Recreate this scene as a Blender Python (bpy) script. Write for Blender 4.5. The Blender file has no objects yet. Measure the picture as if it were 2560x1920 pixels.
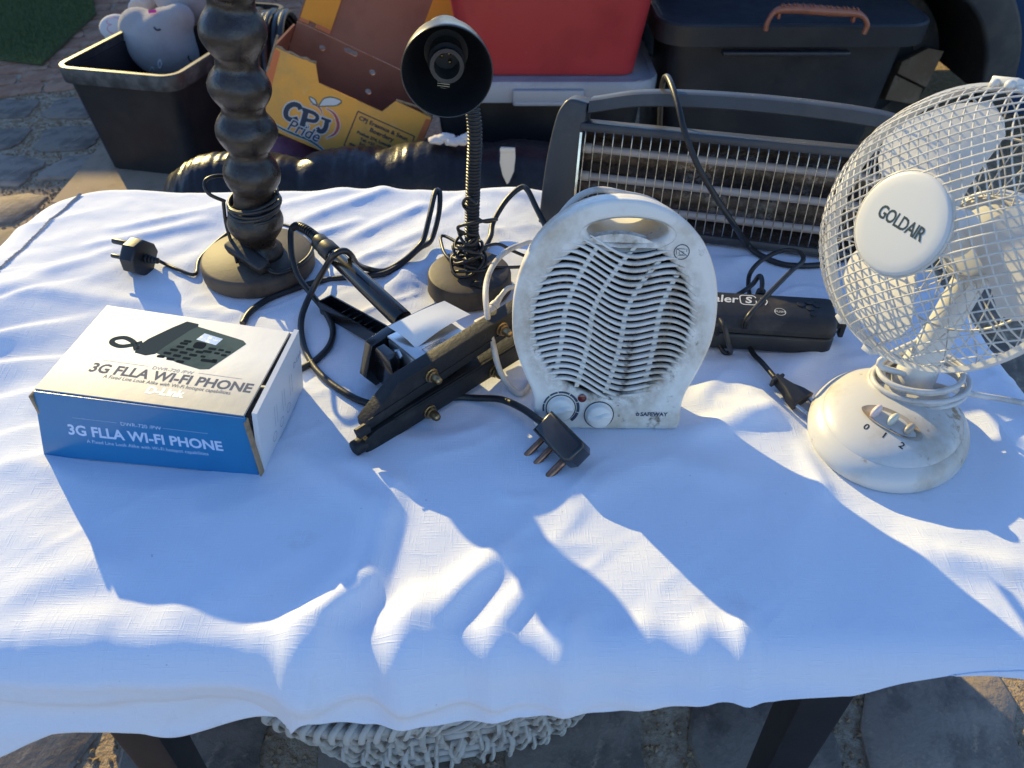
import bpy, bmesh, math, random
import numpy as np
from mathutils import Vector, Matrix, noise as mnoise

# ------------------------------------------------------------------ camera, sky, sun, exposure
S = bpy.context.scene
COL = S.collection
CAM_Z, PITCH, FPX = 1.26, math.radians(41.0), 1934.0      # focal length in pixels of a 2560 wide frame
TOP = 0.73                                                # height of the table top
cd = bpy.data.cameras.new('camera')
cam = bpy.data.objects.new('camera', cd); COL.objects.link(cam)
cam.location = (0, 0, CAM_Z); cam.rotation_euler = (math.pi/2 - PITCH, 0, 0)
cd.sensor_width = 36; cd.lens = 36*FPX/2560; cd.clip_start = 0.02; cd.clip_end = 300
cd.dof.use_dof = True; cd.dof.focus_distance = 0.82; cd.dof.aperture_fstop = 11
S.camera = cam

SUN_EL, SUN_AZ = math.radians(20.3), math.radians(-34.8)    # the sun stands behind the table, to the left
w = bpy.data.worlds.new('World'); S.world = w; w.use_nodes = True
wn = w.node_tree.nodes; wl = w.node_tree.links; wn.clear()
sky = wn.new('ShaderNodeTexSky'); sky.sky_type = 'NISHITA'; sky.sun_disc = False
sky.sun_elevation = SUN_EL; sky.sun_rotation = SUN_AZ
sky.air_density = 1.3; sky.dust_density = 0.1; sky.ozone_density = 4.0; sky.altitude = 1200
tint = wn.new('ShaderNodeMixRGB'); tint.blend_type = 'MULTIPLY'; tint.inputs[0].default_value = 1
tint.inputs[2].default_value = (0.98, 1.0, 1.12, 1)
bg = wn.new('ShaderNodeBackground'); bg.inputs[1].default_value = 0.15
wo = wn.new('ShaderNodeOutputWorld')
wl.new(sky.outputs[0], tint.inputs[1]); wl.new(tint.outputs[0], bg.inputs[0]); wl.new(bg.outputs[0], wo.inputs[0])

sd = bpy.data.lights.new('sun', 'SUN'); sd.energy = 4.1; sd.angle = math.radians(0.5); sd.color = (1.0, 0.77, 0.30)
sun = bpy.data.objects.new('sun', sd); COL.objects.link(sun)
sdir = Vector((math.sin(SUN_AZ)*math.cos(SUN_EL), math.cos(SUN_AZ)*math.cos(SUN_EL), math.sin(SUN_EL)))
sun.rotation_euler = sdir.to_track_quat('Z', 'Y').to_euler()
vs = S.view_settings
vs.view_transform = 'Standard'; vs.look = 'None'; vs.gamma = 1; vs.exposure = 0.76; vs.use_curve_mapping = False
S.cycles.max_bounces = 8; S.cycles.diffuse_bounces = 4; S.cycles.caustics_reflective = False; S.cycles.caustics_refractive = False
S.cycles.sample_clamp_indirect = 6

random.seed(7); RNG = np.random.RandomState(5)
CT, ST = math.cos(PITCH), math.sin(PITCH)

def ray(px, py):
    u, v = px - 1280, py - 960
    return Vector((u, FPX*CT - v*ST, -FPX*ST - v*CT))
def at_z(px, py, z):                                      # the point of a horizontal plane seen at a pixel of the photograph
    d = ray(px, py); return Vector((0, 0, CAM_Z)) + d*((CAM_Z - z)/-d.z)
def at_y(px, py, y):                                      # the same for a plane facing the camera
    d = ray(px, py); return Vector((0, 0, CAM_Z)) + d*(y/d.y)

# ------------------------------------------------------------------ object helpers
def tag(o, label=None, cat=None, group=None, kind=None):
    if label: o['label'] = label
    if cat: o['category'] = cat
    if group: o['group'] = group
    if kind: o['kind'] = kind
    return o

def thing(name, label, cat, loc, group=None):
    o = bpy.data.objects.new(name, None); COL.objects.link(o)
    o.empty_display_size = 0.05; o.location = loc
    return tag(o, label, cat, group)

def finish(name, me, mats, parent=None, smooth=35, kind=None, label=None, cat=None, group=None):
    co = np.empty(len(me.vertices)*3); me.vertices.foreach_get('co', co); co = co.reshape(-1, 3)
    lo, hi = co.min(0), co.max(0)
    c = np.array(((lo[0]+hi[0])/2, (lo[1]+hi[1])/2, lo[2]))
    me.vertices.foreach_set('co', (co - c).ravel())
    for m in (mats if isinstance(mats, (list, tuple)) else [mats]): me.materials.append(m)
    if smooth:
        me.polygons.foreach_set('use_smooth', [True]*len(me.polygons))
        me.set_sharp_from_angle(angle=math.radians(smooth))
    me.update()
    o = bpy.data.objects.new(name, me); COL.objects.link(o); o.location = c
    if parent is not None:
        o.parent = parent
        pw = Matrix.Identity(4); q = parent
        chain = []
        while q is not None: chain.append(q); q = q.parent
        for q in reversed(chain): pw = pw @ q.matrix_parent_inverse @ q.matrix_basis
        o.matrix_parent_inverse = pw.inverted()
    return tag(o, label, cat, group, kind)

def obj(name, bm, mats, parent=None, smooth=35, **k):
    me = bpy.data.meshes.new(name)
    bmesh.ops.recalc_face_normals(bm, faces=bm.faces)
    bm.to_mesh(me); bm.free()
    return finish(name, me, mats, parent, smooth, **k)

def B(): return bmesh.new()
def frame(o, x, y, z):
    return Matrix(((x[0], y[0], z[0], o[0]), (x[1], y[1], z[1], o[1]), (x[2], y[2], z[2], o[2]), (0, 0, 0, 1)))
def yawed(o, deg):
    return Matrix.Translation(Vector(o)) @ Matrix.Rotation(math.radians(deg), 4, 'Z')
I4 = Matrix.Identity(4)

def merge(bm, sub, M=I4, mi=0):
    vm = {}
    for v in sub.verts: vm[v] = bm.verts.new(M @ v.co)
    for f in sub.faces:
        try: nf = bm.faces.new([vm[v] for v in f.verts]); nf.material_index = mi if mi else f.material_index
        except ValueError: pass
    sub.free()

def add_box(bm, c, s, M=I4, bevel=0, seg=2, mi=0, taper=(1, 1)):
    sub = B(); bmesh.ops.create_cube(sub, size=1)
    for v in sub.verts:
        k = taper if v.co.z < 0 else (1, 1)
        v.co = Vector((v.co.x*s[0]*k[0]+c[0], v.co.y*s[1]*k[1]+c[1], v.co.z*s[2]+c[2]))
    if bevel: bmesh.ops.bevel(sub, geom=sub.edges[:], offset=bevel, segments=seg, profile=0.5, affect='EDGES')
    merge(bm, sub, M, mi)

def add_cyl(bm, p0, p1, r0, r1=None, seg=20, M=I4, bevel=0, mi=0):
    p0, p1 = Vector(p0), Vector(p1); r1 = r0 if r1 is None else r1
    L = (p1-p0).length; q = (p1-p0).to_track_quat('Z', 'Y').to_matrix().to_4x4()
    T = Matrix.Translation(p0) @ q
    b = min(bevel, L*0.45, r0*0.9, r1*0.9)
    if b > 0: prof = [(0, 0), (r0-b, 0), (r0-b*0.3, b*0.3), (r0, b), (r1, L-b), (r1-b*0.3, L-b*0.3), (r1-b, L), (0, L)]
    else: prof = [(0, 0), (r0, 0), (r1, L), (0, L)]
    add_lathe(bm, prof, M @ T, seg, mi=mi)

def add_lathe(bm, prof, M=I4, seg=32, rfun=None, mi=0, sx=1, sy=1):
    rings = []
    for r, z in prof:
        if r < 1e-7: rings.append([bm.verts.new(M @ Vector((0, 0, z)))])
        else:
            ring = []
            for k in range(seg):
                a = 2*math.pi*k/seg; rr = r*(rfun(a, z) if rfun else 1)
                ring.append(bm.verts.new(M @ Vector((rr*math.cos(a)*sx, rr*math.sin(a)*sy, z))))
            rings.append(ring)
    for a, b in zip(rings, rings[1:]):
        for k in range(seg):
            k2 = (k+1) % seg
            if len(a) == 1 and len(b) == 1: break
            if len(a) == 1: f = bm.faces.new((a[0], b[k], b[k2]))
            elif len(b) == 1: f = bm.faces.new((a[k], b[0], a[k2]))
            else: f = bm.faces.new((a[k], b[k], b[k2], a[k2]))
            f.material_index = mi

def spline(pts, res=6, closed=False):
    P = [Vector(p) for p in pts]; n = len(P); out = []
    if n < 3: return P
    rng = range(n if closed else n-1)
    for i in rng:
        p1, p2 = P[i], P[(i+1) % n]
        p0 = P[i-1] if (i > 0 or closed) else p1*2-p2
        p3 = P[(i+2) % n] if (i+2 < n or closed) else p2*2-p1
        for k in range(res):
            t = k/res
            out.append(0.5*((2*p1)+(p2-p0)*t+(2*p0-5*p1+4*p2-p3)*t*t+(3*p1-p0-3*p2+p3)*t**3))
    if not closed: out.append(P[-1])
    return out

def add_tube(bm, pts, r, seg=8, res=6, closed=False, raw=False, mi=0, M=I4, flat=1.0):
    P = [Vector(p) for p in pts] if raw else spline(pts, res, closed)
    n = len(P); up = None; rings = []
    for i in range(n):
        if closed: t = P[(i+1) % n]-P[i-1]
        else: t = P[min(i+1, n-1)]-P[max(i-1, 0)]
        if t.length < 1e-9: t = Vector((0, 0, 1))
        t.normalize()
        if up is None:
            up = Vector((0, 0, 1)) if abs(t.z) < 0.9 else Vector((1, 0, 0))
        up = (up - t*up.dot(t))
        if up.length < 1e-6: up = t.orthogonal()
        up.normalize(); s = t.cross(up)
        rr = r(i/(n-1)) if callable(r) else r
        rings.append([bm.verts.new(M @ (P[i] + (up*math.cos(2*math.pi*k/seg)*flat + s*math.sin(2*math.pi*k/seg))*rr)) for k in range(seg)])
    pairs = list(zip(rings, rings[1:])) + ([(rings[-1], rings[0])] if closed else [])
    for a, b in pairs:
        for k in range(seg):
            f = bm.faces.new((a[k], b[k], b[(k+1) % seg], a[(k+1) % seg])); f.material_index = mi
    if not closed:
        for rg in (rings[0][::-1], rings[-1]):
            f = bm.faces.new(rg); f.material_index = mi

def add_ball(bm, c, rad, M=I4, seg=20, mi=0, warp=None):
    sub = B(); bmesh.ops.create_uvsphere(sub, u_segments=seg, v_segments=max(6, seg*2//3), radius=1)
    rad = (rad,)*3 if not hasattr(rad, '__len__') else rad
    for v in sub.verts:
        p = Vector((v.co.x*rad[0], v.co.y*rad[1], v.co.z*rad[2]))
        if warp: p = warp(p)
        v.co = p + Vector(c)
    merge(bm, sub, M, mi)

def plate_mesh(outline, holes=(), thick=0.002, M=I4, bevel=0, bres=2):
    """a flat plate with real holes, its mid plane at local z = 0"""
    cu = bpy.data.curves.new('plate', 'CURVE'); cu.dimensions = '2D'; cu.fill_mode = 'BOTH'
    cu.extrude = max(thick/2-bevel, 0); cu.bevel_depth = bevel; cu.bevel_resolution = bres
    cu.offset = -bevel
    for loop in [outline]+list(holes):
        sp = cu.splines.new('POLY'); sp.points.add(len(loop)-1)
        for p, q in zip(sp.points, loop): p.co = (q[0], q[1], 0, 1)
        sp.use_cyclic_u = True
    o = bpy.data.objects.new('plate', cu); COL.objects.link(o)
    me = bpy.data.meshes.new_from_object(o); bpy.data.objects.remove(o); bpy.data.curves.remove(cu)
    me.transform(M); return me
def add_plate(bm, outline, holes=(), thick=0.002, M=I4, bevel=0, mi=0, bres=2):
    me = plate_mesh(outline, holes, thick, M, bevel, bres)
    sub = B(); sub.from_mesh(me); bpy.data.meshes.remove(me)
    bmesh.ops.remove_doubles(sub, verts=sub.verts, dist=1e-6)
    merge(bm, sub, I4, mi)

def add_text(bm, s, size, M, off=0.0, shear=0.0, sx=1.0, align='CENTER', mi=0, spacing=1.0, thick=0.0):
    cu = bpy.data.curves.new('text', 'FONT'); cu.body = s; cu.size = size; cu.align_x = align; cu.align_y = 'CENTER'
    cu.offset = off; cu.shear = shear; cu.resolution_u = 3; cu.space_character = spacing; cu.extrude = thick
    o = bpy.data.objects.new('text', cu); COL.objects.link(o)
    me = bpy.data.meshes.new_from_object(o); bpy.data.objects.remove(o); bpy.data.curves.remove(cu)
    me.transform(M @ Matrix.Diagonal((sx, 1, 1, 1)))
    sub = B(); sub.from_mesh(me); bpy.data.meshes.remove(me); merge(bm, sub, I4, mi)

def map_quad(bm, q, off=0.0004, W=None, H=None):
    """lay flat printing (x right, y up, metres from the first corner) on a four-cornered panel"""
    q = [Vector(p) for p in q]; n = (q[1]-q[0]).cross(q[3]-q[0]).normalized()
    W = W or (q[1]-q[0]).length; H = H or (q[3]-q[0]).length
    for v in bm.verts:
        u, t = v.co.x/W, v.co.y/H
        v.co = (q[0]*(1-u)+q[1]*u)*(1-t)+(q[3]*(1-u)+q[2]*u)*t+n*(v.co.z+off)
def islands(bm):
    left = set(bm.verts); out = []
    while left:
        st = [left.pop()]; grp = [st[0]]
        while st:
            for e in st.pop().link_edges:
                for w_ in e.verts:
                    if w_ in left: left.remove(w_); st.append(w_); grp.append(w_)
        out.append(grp)
    return out
def objs(name, bm, mats, parent=None, smooth=35, **k):
    """like obj(), but every separate piece of the mesh becomes an object of its own"""
    res = []
    for grp in islands(bm):
        s = B(); vm = {v: s.verts.new(v.co) for v in grp}
        for f in {f for v in grp for f in v.link_faces}: s.faces.new([vm[v] for v in f.verts]).material_index = f.material_index
        res.append(obj(name, s, mats, parent, smooth, **k))
    bm.free(); return res

def ellipse(cx, cy, rx, ry, n=48, a0=0):
    return [(cx+rx*math.cos(a0+2*math.pi*k/n), cy+ry*math.sin(a0+2*math.pi*k/n)) for k in range(n)]
def rrect(x0, y0, x1, y1, r, n=5):
    out = []
    for cx, cy, a in ((x1-r, y1-r, 0), (x0+r, y1-r, 90), (x0+r, y0+r, 180), (x1-r, y0+r, 270)):
        for k in range(n+1):
            t = math.radians(a+90*k/n); out.append((cx+r*math.cos(t), cy+r*math.sin(t)))
    return out
def add_ribbon(bm, pts, wfun, M, mi=0, res=8):
    """a flat printed stroke in the local xy plane"""
    P = spline([(p[0], p[1], 0) for p in pts], res); n = len(P); prev = None
    for i in range(n):
        t = (P[min(i+1, n-1)]-P[max(i-1, 0)]).normalized(); s = Vector((-t.y, t.x, 0))
        h = wfun(i/(n-1))/2
        cur = (bm.verts.new(M @ (P[i]+s*h)), bm.verts.new(M @ (P[i]-s*h)))
        if prev: bm.faces.new((prev[0], prev[1], cur[1], cur[0])).material_index = mi
        prev = cur
def add_poly(bm, pts, M, mi=0):
    f = bm.faces.new([bm.verts.new(M @ Vector((p[0], p[1], 0))) for p in pts]); f.material_index = mi

# ------------------------------------------------------------------ materials
def mat(name, col, rough=0.5, metal=0.0, spec=0.5, col2=None, scale=8, lo=0.45, hi=0.65, detail=6, stretch=None,
        bump=0.0, bscale=60, coat=0.0, col3=None, scale3=25, lo3=0.6, hi3=0.7, rvar=0.0, bdist=0.002, sheen=0.0):
    m = bpy.data.materials.new(name); m.use_nodes = True
    nt = m.node_tree; N, L = nt.nodes, nt.links; p = N['Principled BSDF']
    p.inputs['Base Color'].default_value = (*col, 1); p.inputs['Roughness'].default_value = rough
    p.inputs['Metallic'].default_value = metal; p.inputs['Specular IOR Level'].default_value = spec
    p.inputs['Coat Weight'].default_value = coat; p.inputs['Sheen Weight'].default_value = sheen
    tc = N.new('ShaderNodeTexCoord'); src = tc.outputs['Object']
    if stretch:
        mp = N.new('ShaderNodeMapping'); mp.inputs['Scale'].default_value = stretch; L.new(src, mp.inputs[0]); src = mp.outputs[0]
    def nz(sc, det, ro=0.6):
        n = N.new('ShaderNodeTexNoise'); n.inputs['Scale'].default_value = sc; n.inputs['Detail'].default_value = det
        n.inputs['Roughness'].default_value = ro; L.new(src, n.inputs['Vector']); return n
    def layer(prev, c, sc, a, b):
        n = nz(sc, detail, 0.65)
        r = N.new('ShaderNodeMapRange'); r.inputs[1].default_value = a; r.inputs[2].default_value = b; r.interpolation_type = 'SMOOTHSTEP'
        L.new(n.outputs[0], r.inputs[0])
        mx = N.new('ShaderNodeMixRGB'); L.new(r.outputs[0], mx.inputs[0])
        if prev is None: mx.inputs[1].default_value = (*col, 1)
        else: L.new(prev, mx.inputs[1])
        mx.inputs[2].default_value = (*c, 1); return mx.outputs[0]
    cur = None
    if col2: cur = layer(None, col2, scale, lo, hi)
    if col3: cur = layer(cur, col3, scale3, lo3, hi3)
    if cur is not None: L.new(cur, p.inputs['Base Color'])
    if rvar:
        n = nz(scale*1.7, 4); r = N.new('ShaderNodeMapRange'); r.inputs[1].default_value = 0.3; r.inputs[2].default_value = 0.7
        r.inputs[3].default_value = max(0, rough-rvar); r.inputs[4].default_value = min(1, rough+rvar)
        L.new(n.outputs[0], r.inputs[0]); L.new(r.outputs[0], p.inputs['Roughness'])
    if bump:
        n = nz(bscale, 5); b = N.new('ShaderNodeBump'); b.inputs['Strength'].default_value = bump; b.inputs['Distance'].default_value = bdist
        L.new(n.outputs[0], b.inputs['Height']); L.new(b.outputs[0], p.inputs['Normal'])
    return m

M_cord = mat('black_rubber', (0.012, 0.012, 0.013), 0.42, col2=(0.03, 0.027, 0.024), scale=30, bump=0.15, bscale=200)
M_black = mat('black_plastic', (0.010, 0.011, 0.013), 0.45, col2=(0.03, 0.03, 0.03), scale=12, rvar=0.1, bump=0.1, bscale=250)
M_blackdusty = mat('dusty_black_plastic', (0.018, 0.018, 0.019), 0.5, col2=(0.07, 0.06, 0.05), scale=18, lo=0.5, hi=0.8, bump=0.15, bscale=200)
M_steel = mat('steel', (0.55, 0.55, 0.55), 0.3, 1.0, col2=(0.35, 0.34, 0.32), scale=30)
M_brass = mat('brass', (0.40, 0.28, 0.14), 0.38, 1.0, col2=(0.14, 0.085, 0.045), scale=90, lo=0.36)
M_copper = mat('pin_metal', (0.36, 0.19, 0.12), 0.35, 1.0, col2=(0.16, 0.09, 0.06), scale=70, lo=0.4)
M_white = mat('white_print', (0.8, 0.8, 0.8), 0.5)
M_ink = mat('dark_print', (0.02, 0.024, 0.032), 0.5)
# ------------------------------------------------------------------ ground and paving
M_soil = mat('gritty_soil', (0.37, 0.27, 0.18), 0.95, spec=0.1, col2=(0.52, 0.41, 0.29), scale=45, lo=0.4, hi=0.62, col3=(0.10, 0.075, 0.05), scale3=120, bump=0.9, bscale=130, bdist=0.01)
M_cobble = mat('grey_stone', (0.33, 0.265, 0.21), 0.85, spec=0.15, col2=(0.21, 0.17, 0.14), scale=14, col3=(0.40, 0.31, 0.22), scale3=35, bump=0.6, bscale=70, bdist=0.006)
M_cobble2 = mat('dark_stone', (0.25, 0.205, 0.165), 0.85, spec=0.15, col2=(0.155, 0.13, 0.108), scale=14, col3=(0.34, 0.26, 0.19), scale3=35, bump=0.6, bscale=70, bdist=0.006)
M_brick = mat('brown_brick', (0.34, 0.175, 0.105), 0.9, spec=0.2, col2=(0.42, 0.25, 0.16), scale=12, col3=(0.10, 0.065, 0.05), scale3=40, bump=0.5, bscale=80, bdist=0.006)
M_brick2 = mat('pale_brick', (0.40, 0.23, 0.145), 0.9, spec=0.2, col2=(0.27, 0.15, 0.095), scale=12, col3=(0.3, 0.23, 0.18), scale3=30, bump=0.5, bscale=80, bdist=0.006)
M_pebble = mat('gravel_grain', (0.27, 0.185, 0.11), 0.9, spec=0.2, col2=(0.40, 0.29, 0.18), scale=60)

gm = B()
for (x0, x1, y0, y1) in ((-40, 40, -40, 60),):
    vs4 = [gm.verts.new((x, y, 0)) for x, y in ((x0, y0), (x1, y0), (x1, y1), (x0, y1))]; gm.faces.new(vs4)
ground = obj('ground', gm, M_soil, kind='structure', smooth=0)
ground.data.transform(Matrix.Translation(ground.location)); ground.location = (0, 0, 0)

def stone_mesh(name, w, d, h, seedv, m, rough=0.012):
    rr = random.Random(seedv); bm = B(); n = 16; ring0 = []; ring1 = []; ring2 = []
    k = [rr.uniform(-0.14, 0.14) for _ in range(4)]
    for i in range(n):
        a = 2*math.pi*i/n; c, s = math.cos(a), math.sin(a)
        q = min(1/max(abs(c), abs(s)), 1.30)
        x, y = c*q*w/2, s*q*d/2
        x += y*k[0]+rr.uniform(-rough, rough); y += x*k[1]+rr.uniform(-rough, rough)
        ring0.append(bm.verts.new((x*1.02, y*1.02, -0.03))); ring1.append(bm.verts.new((x, y, h*0.6)))
        ring2.append(bm.verts.new((x*0.955, y*0.955, h+rr.uniform(-0.002, 0.002))))
    for i in range(n):
        j = (i+1) % n
        bm.faces.new((ring0[i], ring0[j], ring1[j], ring1[i])); bm.faces.new((ring1[i], ring1[j], ring2[j], ring2[i]))
    cv = bm.verts.new((0, 0, h+0.003))
    for i in range(n): bm.faces.new((ring2[i], ring2[(i+1) % n], cv))
    bmesh.ops.recalc_face_normals(bm, faces=bm.faces)
    me = bpy.data.meshes.new(name); bm.to_mesh(me); bm.free(); me.materials.append(m)
    me.polygons.foreach_set('use_smooth', [True]*len(me.polygons)); me.set_sharp_from_angle(angle=math.radians(40))
    return me
cob = [stone_mesh('paving_stone', random.uniform(0.22, 0.29), random.uniform(0.19, 0.25), 0.009, i, (M_cobble, M_cobble2)[i % 2]) for i in range(8)]
bri = [stone_mesh('brick', random.uniform(0.225, 0.25), random.uniform(0.135, 0.15), 0.009, 30+i, (M_brick, M_brick2)[i % 2], 0.008) for i in range(8)]
def put(me, name, x, y, rz):
    o = bpy.data.objects.new(name, me); COL.objects.link(o); o.location = (x, y, 0.0); o.rotation_euler = (random.uniform(-.015, .015), random.uniform(-.015, .015), rz)
    o.parent = ground
stones = []
for j in range(5):
    for i in range(8):
        x = -3.05+i*0.30+(0.13 if j % 2 else 0)+random.uniform(-.02, .02); y = 1.98+j*0.285+random.uniform(-.02, .02)+0.02*i
        if x > -0.95: continue
        put(random.choice(cob), 'paving_stone', x, y, random.uniform(-.12, .12)); stones.append((x, y))
for j in range(4):
    for i in range(9):
        x = -1.1+i*0.30+(0.13 if j % 2 else 0)+random.uniform(-.02, .02); y = 0.0+j*0.285+random.uniform(-.02, .02)
        put(random.choice(cob), 'paving_stone', x, y, random.uniform(-.2, .2)); stones.append((x, y))
for j in range(4):
    for i in range(4):
        x = 0.95+i*0.30+random.uniform(-.02, .02); y = 1.25+j*0.285+random.uniform(-.02, .02)
        put(random.choice(cob), 'paving_stone', x, y, random.uniform(-.2, .2)); stones.append((x, y))
cr, sr = math.cos(0.35), math.sin(0.35)
for j in range(-4, 20):
    for i in range(-3, 16):
        a, b = i*0.252+(0.126 if j % 2 else 0), j*0.152
        x, y = -3.9+a*cr-b*sr+0.4, 2.6+a*sr+b*cr
        if y < 3.36+0.05*math.sin(x*9) or y > 5.6 or x > -0.75 or x < -4.3: continue
        put(random.choice(bri), 'brick', x+random.uniform(-.006, .006), y+random.uniform(-.006, .006), 0.35+random.uniform(-.06, .06))
# grit lying in the joints
gv, gf = [], []
def grit(x, y, r):
    b = len(gv); a = random.uniform(0, 6.28)
    for k in range(4): gv.append((x+r*math.cos(a+k*1.57)*random.uniform(.7, 1.3), y+r*math.sin(a+k*1.57)*random.uniform(.7, 1.3), r*0.3))
    gv.append((x, y, r*random.uniform(0.9, 1.5)))
    for k in range(4): gf.append((b+k, b+(k+1) % 4, b+4))
for _ in range(26000):
    z = random.random()
    if z < .62: x, y = random.uniform(-3.1, -0.95), random.uniform(1.9, 3.45)
    elif z < .9: x, y = random.uniform(-0.95, 1.2), random.uniform(0.0, 0.9)
    else: x, y = random.uniform(0.9, 1.9), random.uniform(1.2, 2.3)
    if any(abs(x-a) < 0.115 and abs(y-b) < 0.105 for a, b in stones): continue
    grit(x, y, random.uniform(0.002, 0.0065))
me = bpy.data.meshes.new('gravel'); me.from_pydata(gv, [], gf)
finish('gravel', me, M_pebble, kind='stuff', smooth=0, label='pale brown gravel and grit filling the joints of the paving', cat='gravel')

bm = B(); add_box(bm, (-5.2, 6.4, .85), (9.0, .25, 1.75), bevel=.02)  # unseen wall added behind on the left to shade the ground
add_box(bm, (-9.0, 6.4, 1.3), (8.6, .26, 2.6), bevel=.02)
obj('wall', bm, mat('shade_wall_plaster', (.30, .27, .23), .9, col2=(.22, .2, .17), scale=3, bump=.3, bscale=30), kind='structure')

# artificial turf mat
mat_pts = [(at_z(x, y, 0.02)) for x, y in ((-160, 130), (105, 160), (240, 33), (225, -40), (-160, -40))]
tf = thing('turf_mat', 'green artificial turf mat lying on the brown bricks', 'grass mat', mat_pts[1])
bm = B(); add_plate(bm, [(p.x, p.y) for p in mat_pts], thick=0.012, M=Matrix.Translation((0, 0, 0.02)))
obj('backing', bm, mat('turf_backing', (0.06, 0.085, 0.03), 0.9, col2=(0.09, 0.12, 0.04), scale=20, bump=0.8, bscale=300, bdist=0.01), tf)
gv, gf = [], []
poly = [(p.x, p.y) for p in mat_pts]
def inside(x, y):
    c = False; n = len(poly)
    for i in range(n):
        (x1, y1), (x2, y2) = poly[i], poly[i-1]
        if (y1 > y) != (y2 > y) and x < (x2-x1)*(y-y1)/(y2-y1)+x1: c = not c
    return c
xs = [p[0] for p in poly]; ys = [p[1] for p in poly]
cnt = 0
while cnt < 16000:
    x, y = random.uniform(max(min(xs), -3.6), max(xs)), random.uniform(min(ys), max(ys)); 
    if not inside(x, y): continue
    cnt += 1; a = random.uniform(0, 6.28); b = len(gv); h = random.uniform(0.012, 0.024); l = random.uniform(0, .012); aa = random.uniform(0, 6.28)
    gv += [(x-.0025*math.cos(a), y-.0025*math.sin(a), .026), (x+.0025*math.cos(a), y+.0025*math.sin(a), .026), (x+l*math.cos(aa), y+l*math.sin(aa), .026+h)]
    gf.append((b, b+1, b+2))
me = bpy.data.meshes.new('grass_blades'); me.from_pydata(gv, [], gf)
finish('grass_blades', me, mat('turf_blade', (0.085, 0.125, 0.04), 0.8, col2=(0.13, 0.17, 0.055), scale=90, lo=.4, hi=.6), tf, kind='stuff', smooth=0)

# ------------------------------------------------------------------ table
M_table = mat('dark_navy_plastic', (0.008, 0.010, 0.016), 0.5, col2=(0.014, 0.016, 0.022), scale=10, bump=0.1, bscale=200)
TX0, TX1, TY0, TY1 = -0.665, 0.540, 0.292, 1.055
tb = thing('garden_table', 'dark navy plastic table under the white tablecloth', 'table', (-.06, .68, 0))
bm = B(); add_plate(bm, rrect(TX0+.03, TY0+.03, TX1-.03, TY1-.03, 0.07, 8), thick=0.022, M=Matrix.Translation((0, 0, TOP-0.016)), bevel=0.004); obj('tabletop', bm, M_table, tb)
bm = B()
add_box(bm, (-.05, .40, TOP-.052), (0.72, 0.025, 0.05), bevel=.004); add_box(bm, (-.05, .96, TOP-.052), (0.72, 0.025, 0.05), bevel=.004)
objs('apron', bm, M_table, tb)
for lx, ly in ((-.365, .36), (.285, .36), (-.365, .98), (.285, .98)):
    bm = B(); add_box(bm, (0, 0, 0), (.052, .045, TOP-.028), M=Matrix.Translation((lx, ly, (TOP-.028)/2)), bevel=.006, taper=(.62, .62)); obj('leg', bm, M_table, tb)

# ------------------------------------------------------------------ tablecloth
def vnoise(x, y, seed=0):
    xi, yi = np.floor(x).astype(int), np.floor(y).astype(int); xf, yf = x-xi, y-yi
    u, v = xf*xf*(3-2*xf), yf*yf*(3-2*yf)
    def h(a, b):
        n = (a*374761393+b*668265263+seed*69069) & 0x7fffffff
        n = ((n ^ (n >> 13))*1274126177) & 0x7fffffff
        return ((n ^ (n >> 16)) & 0xffff)/65535.0
    return (h(xi, yi)*(1-u)+h(xi+1, yi)*u)*(1-v)+(h(xi, yi+1)*(1-u)+h(xi+1, yi+1)*u)*v-0.5
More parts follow.
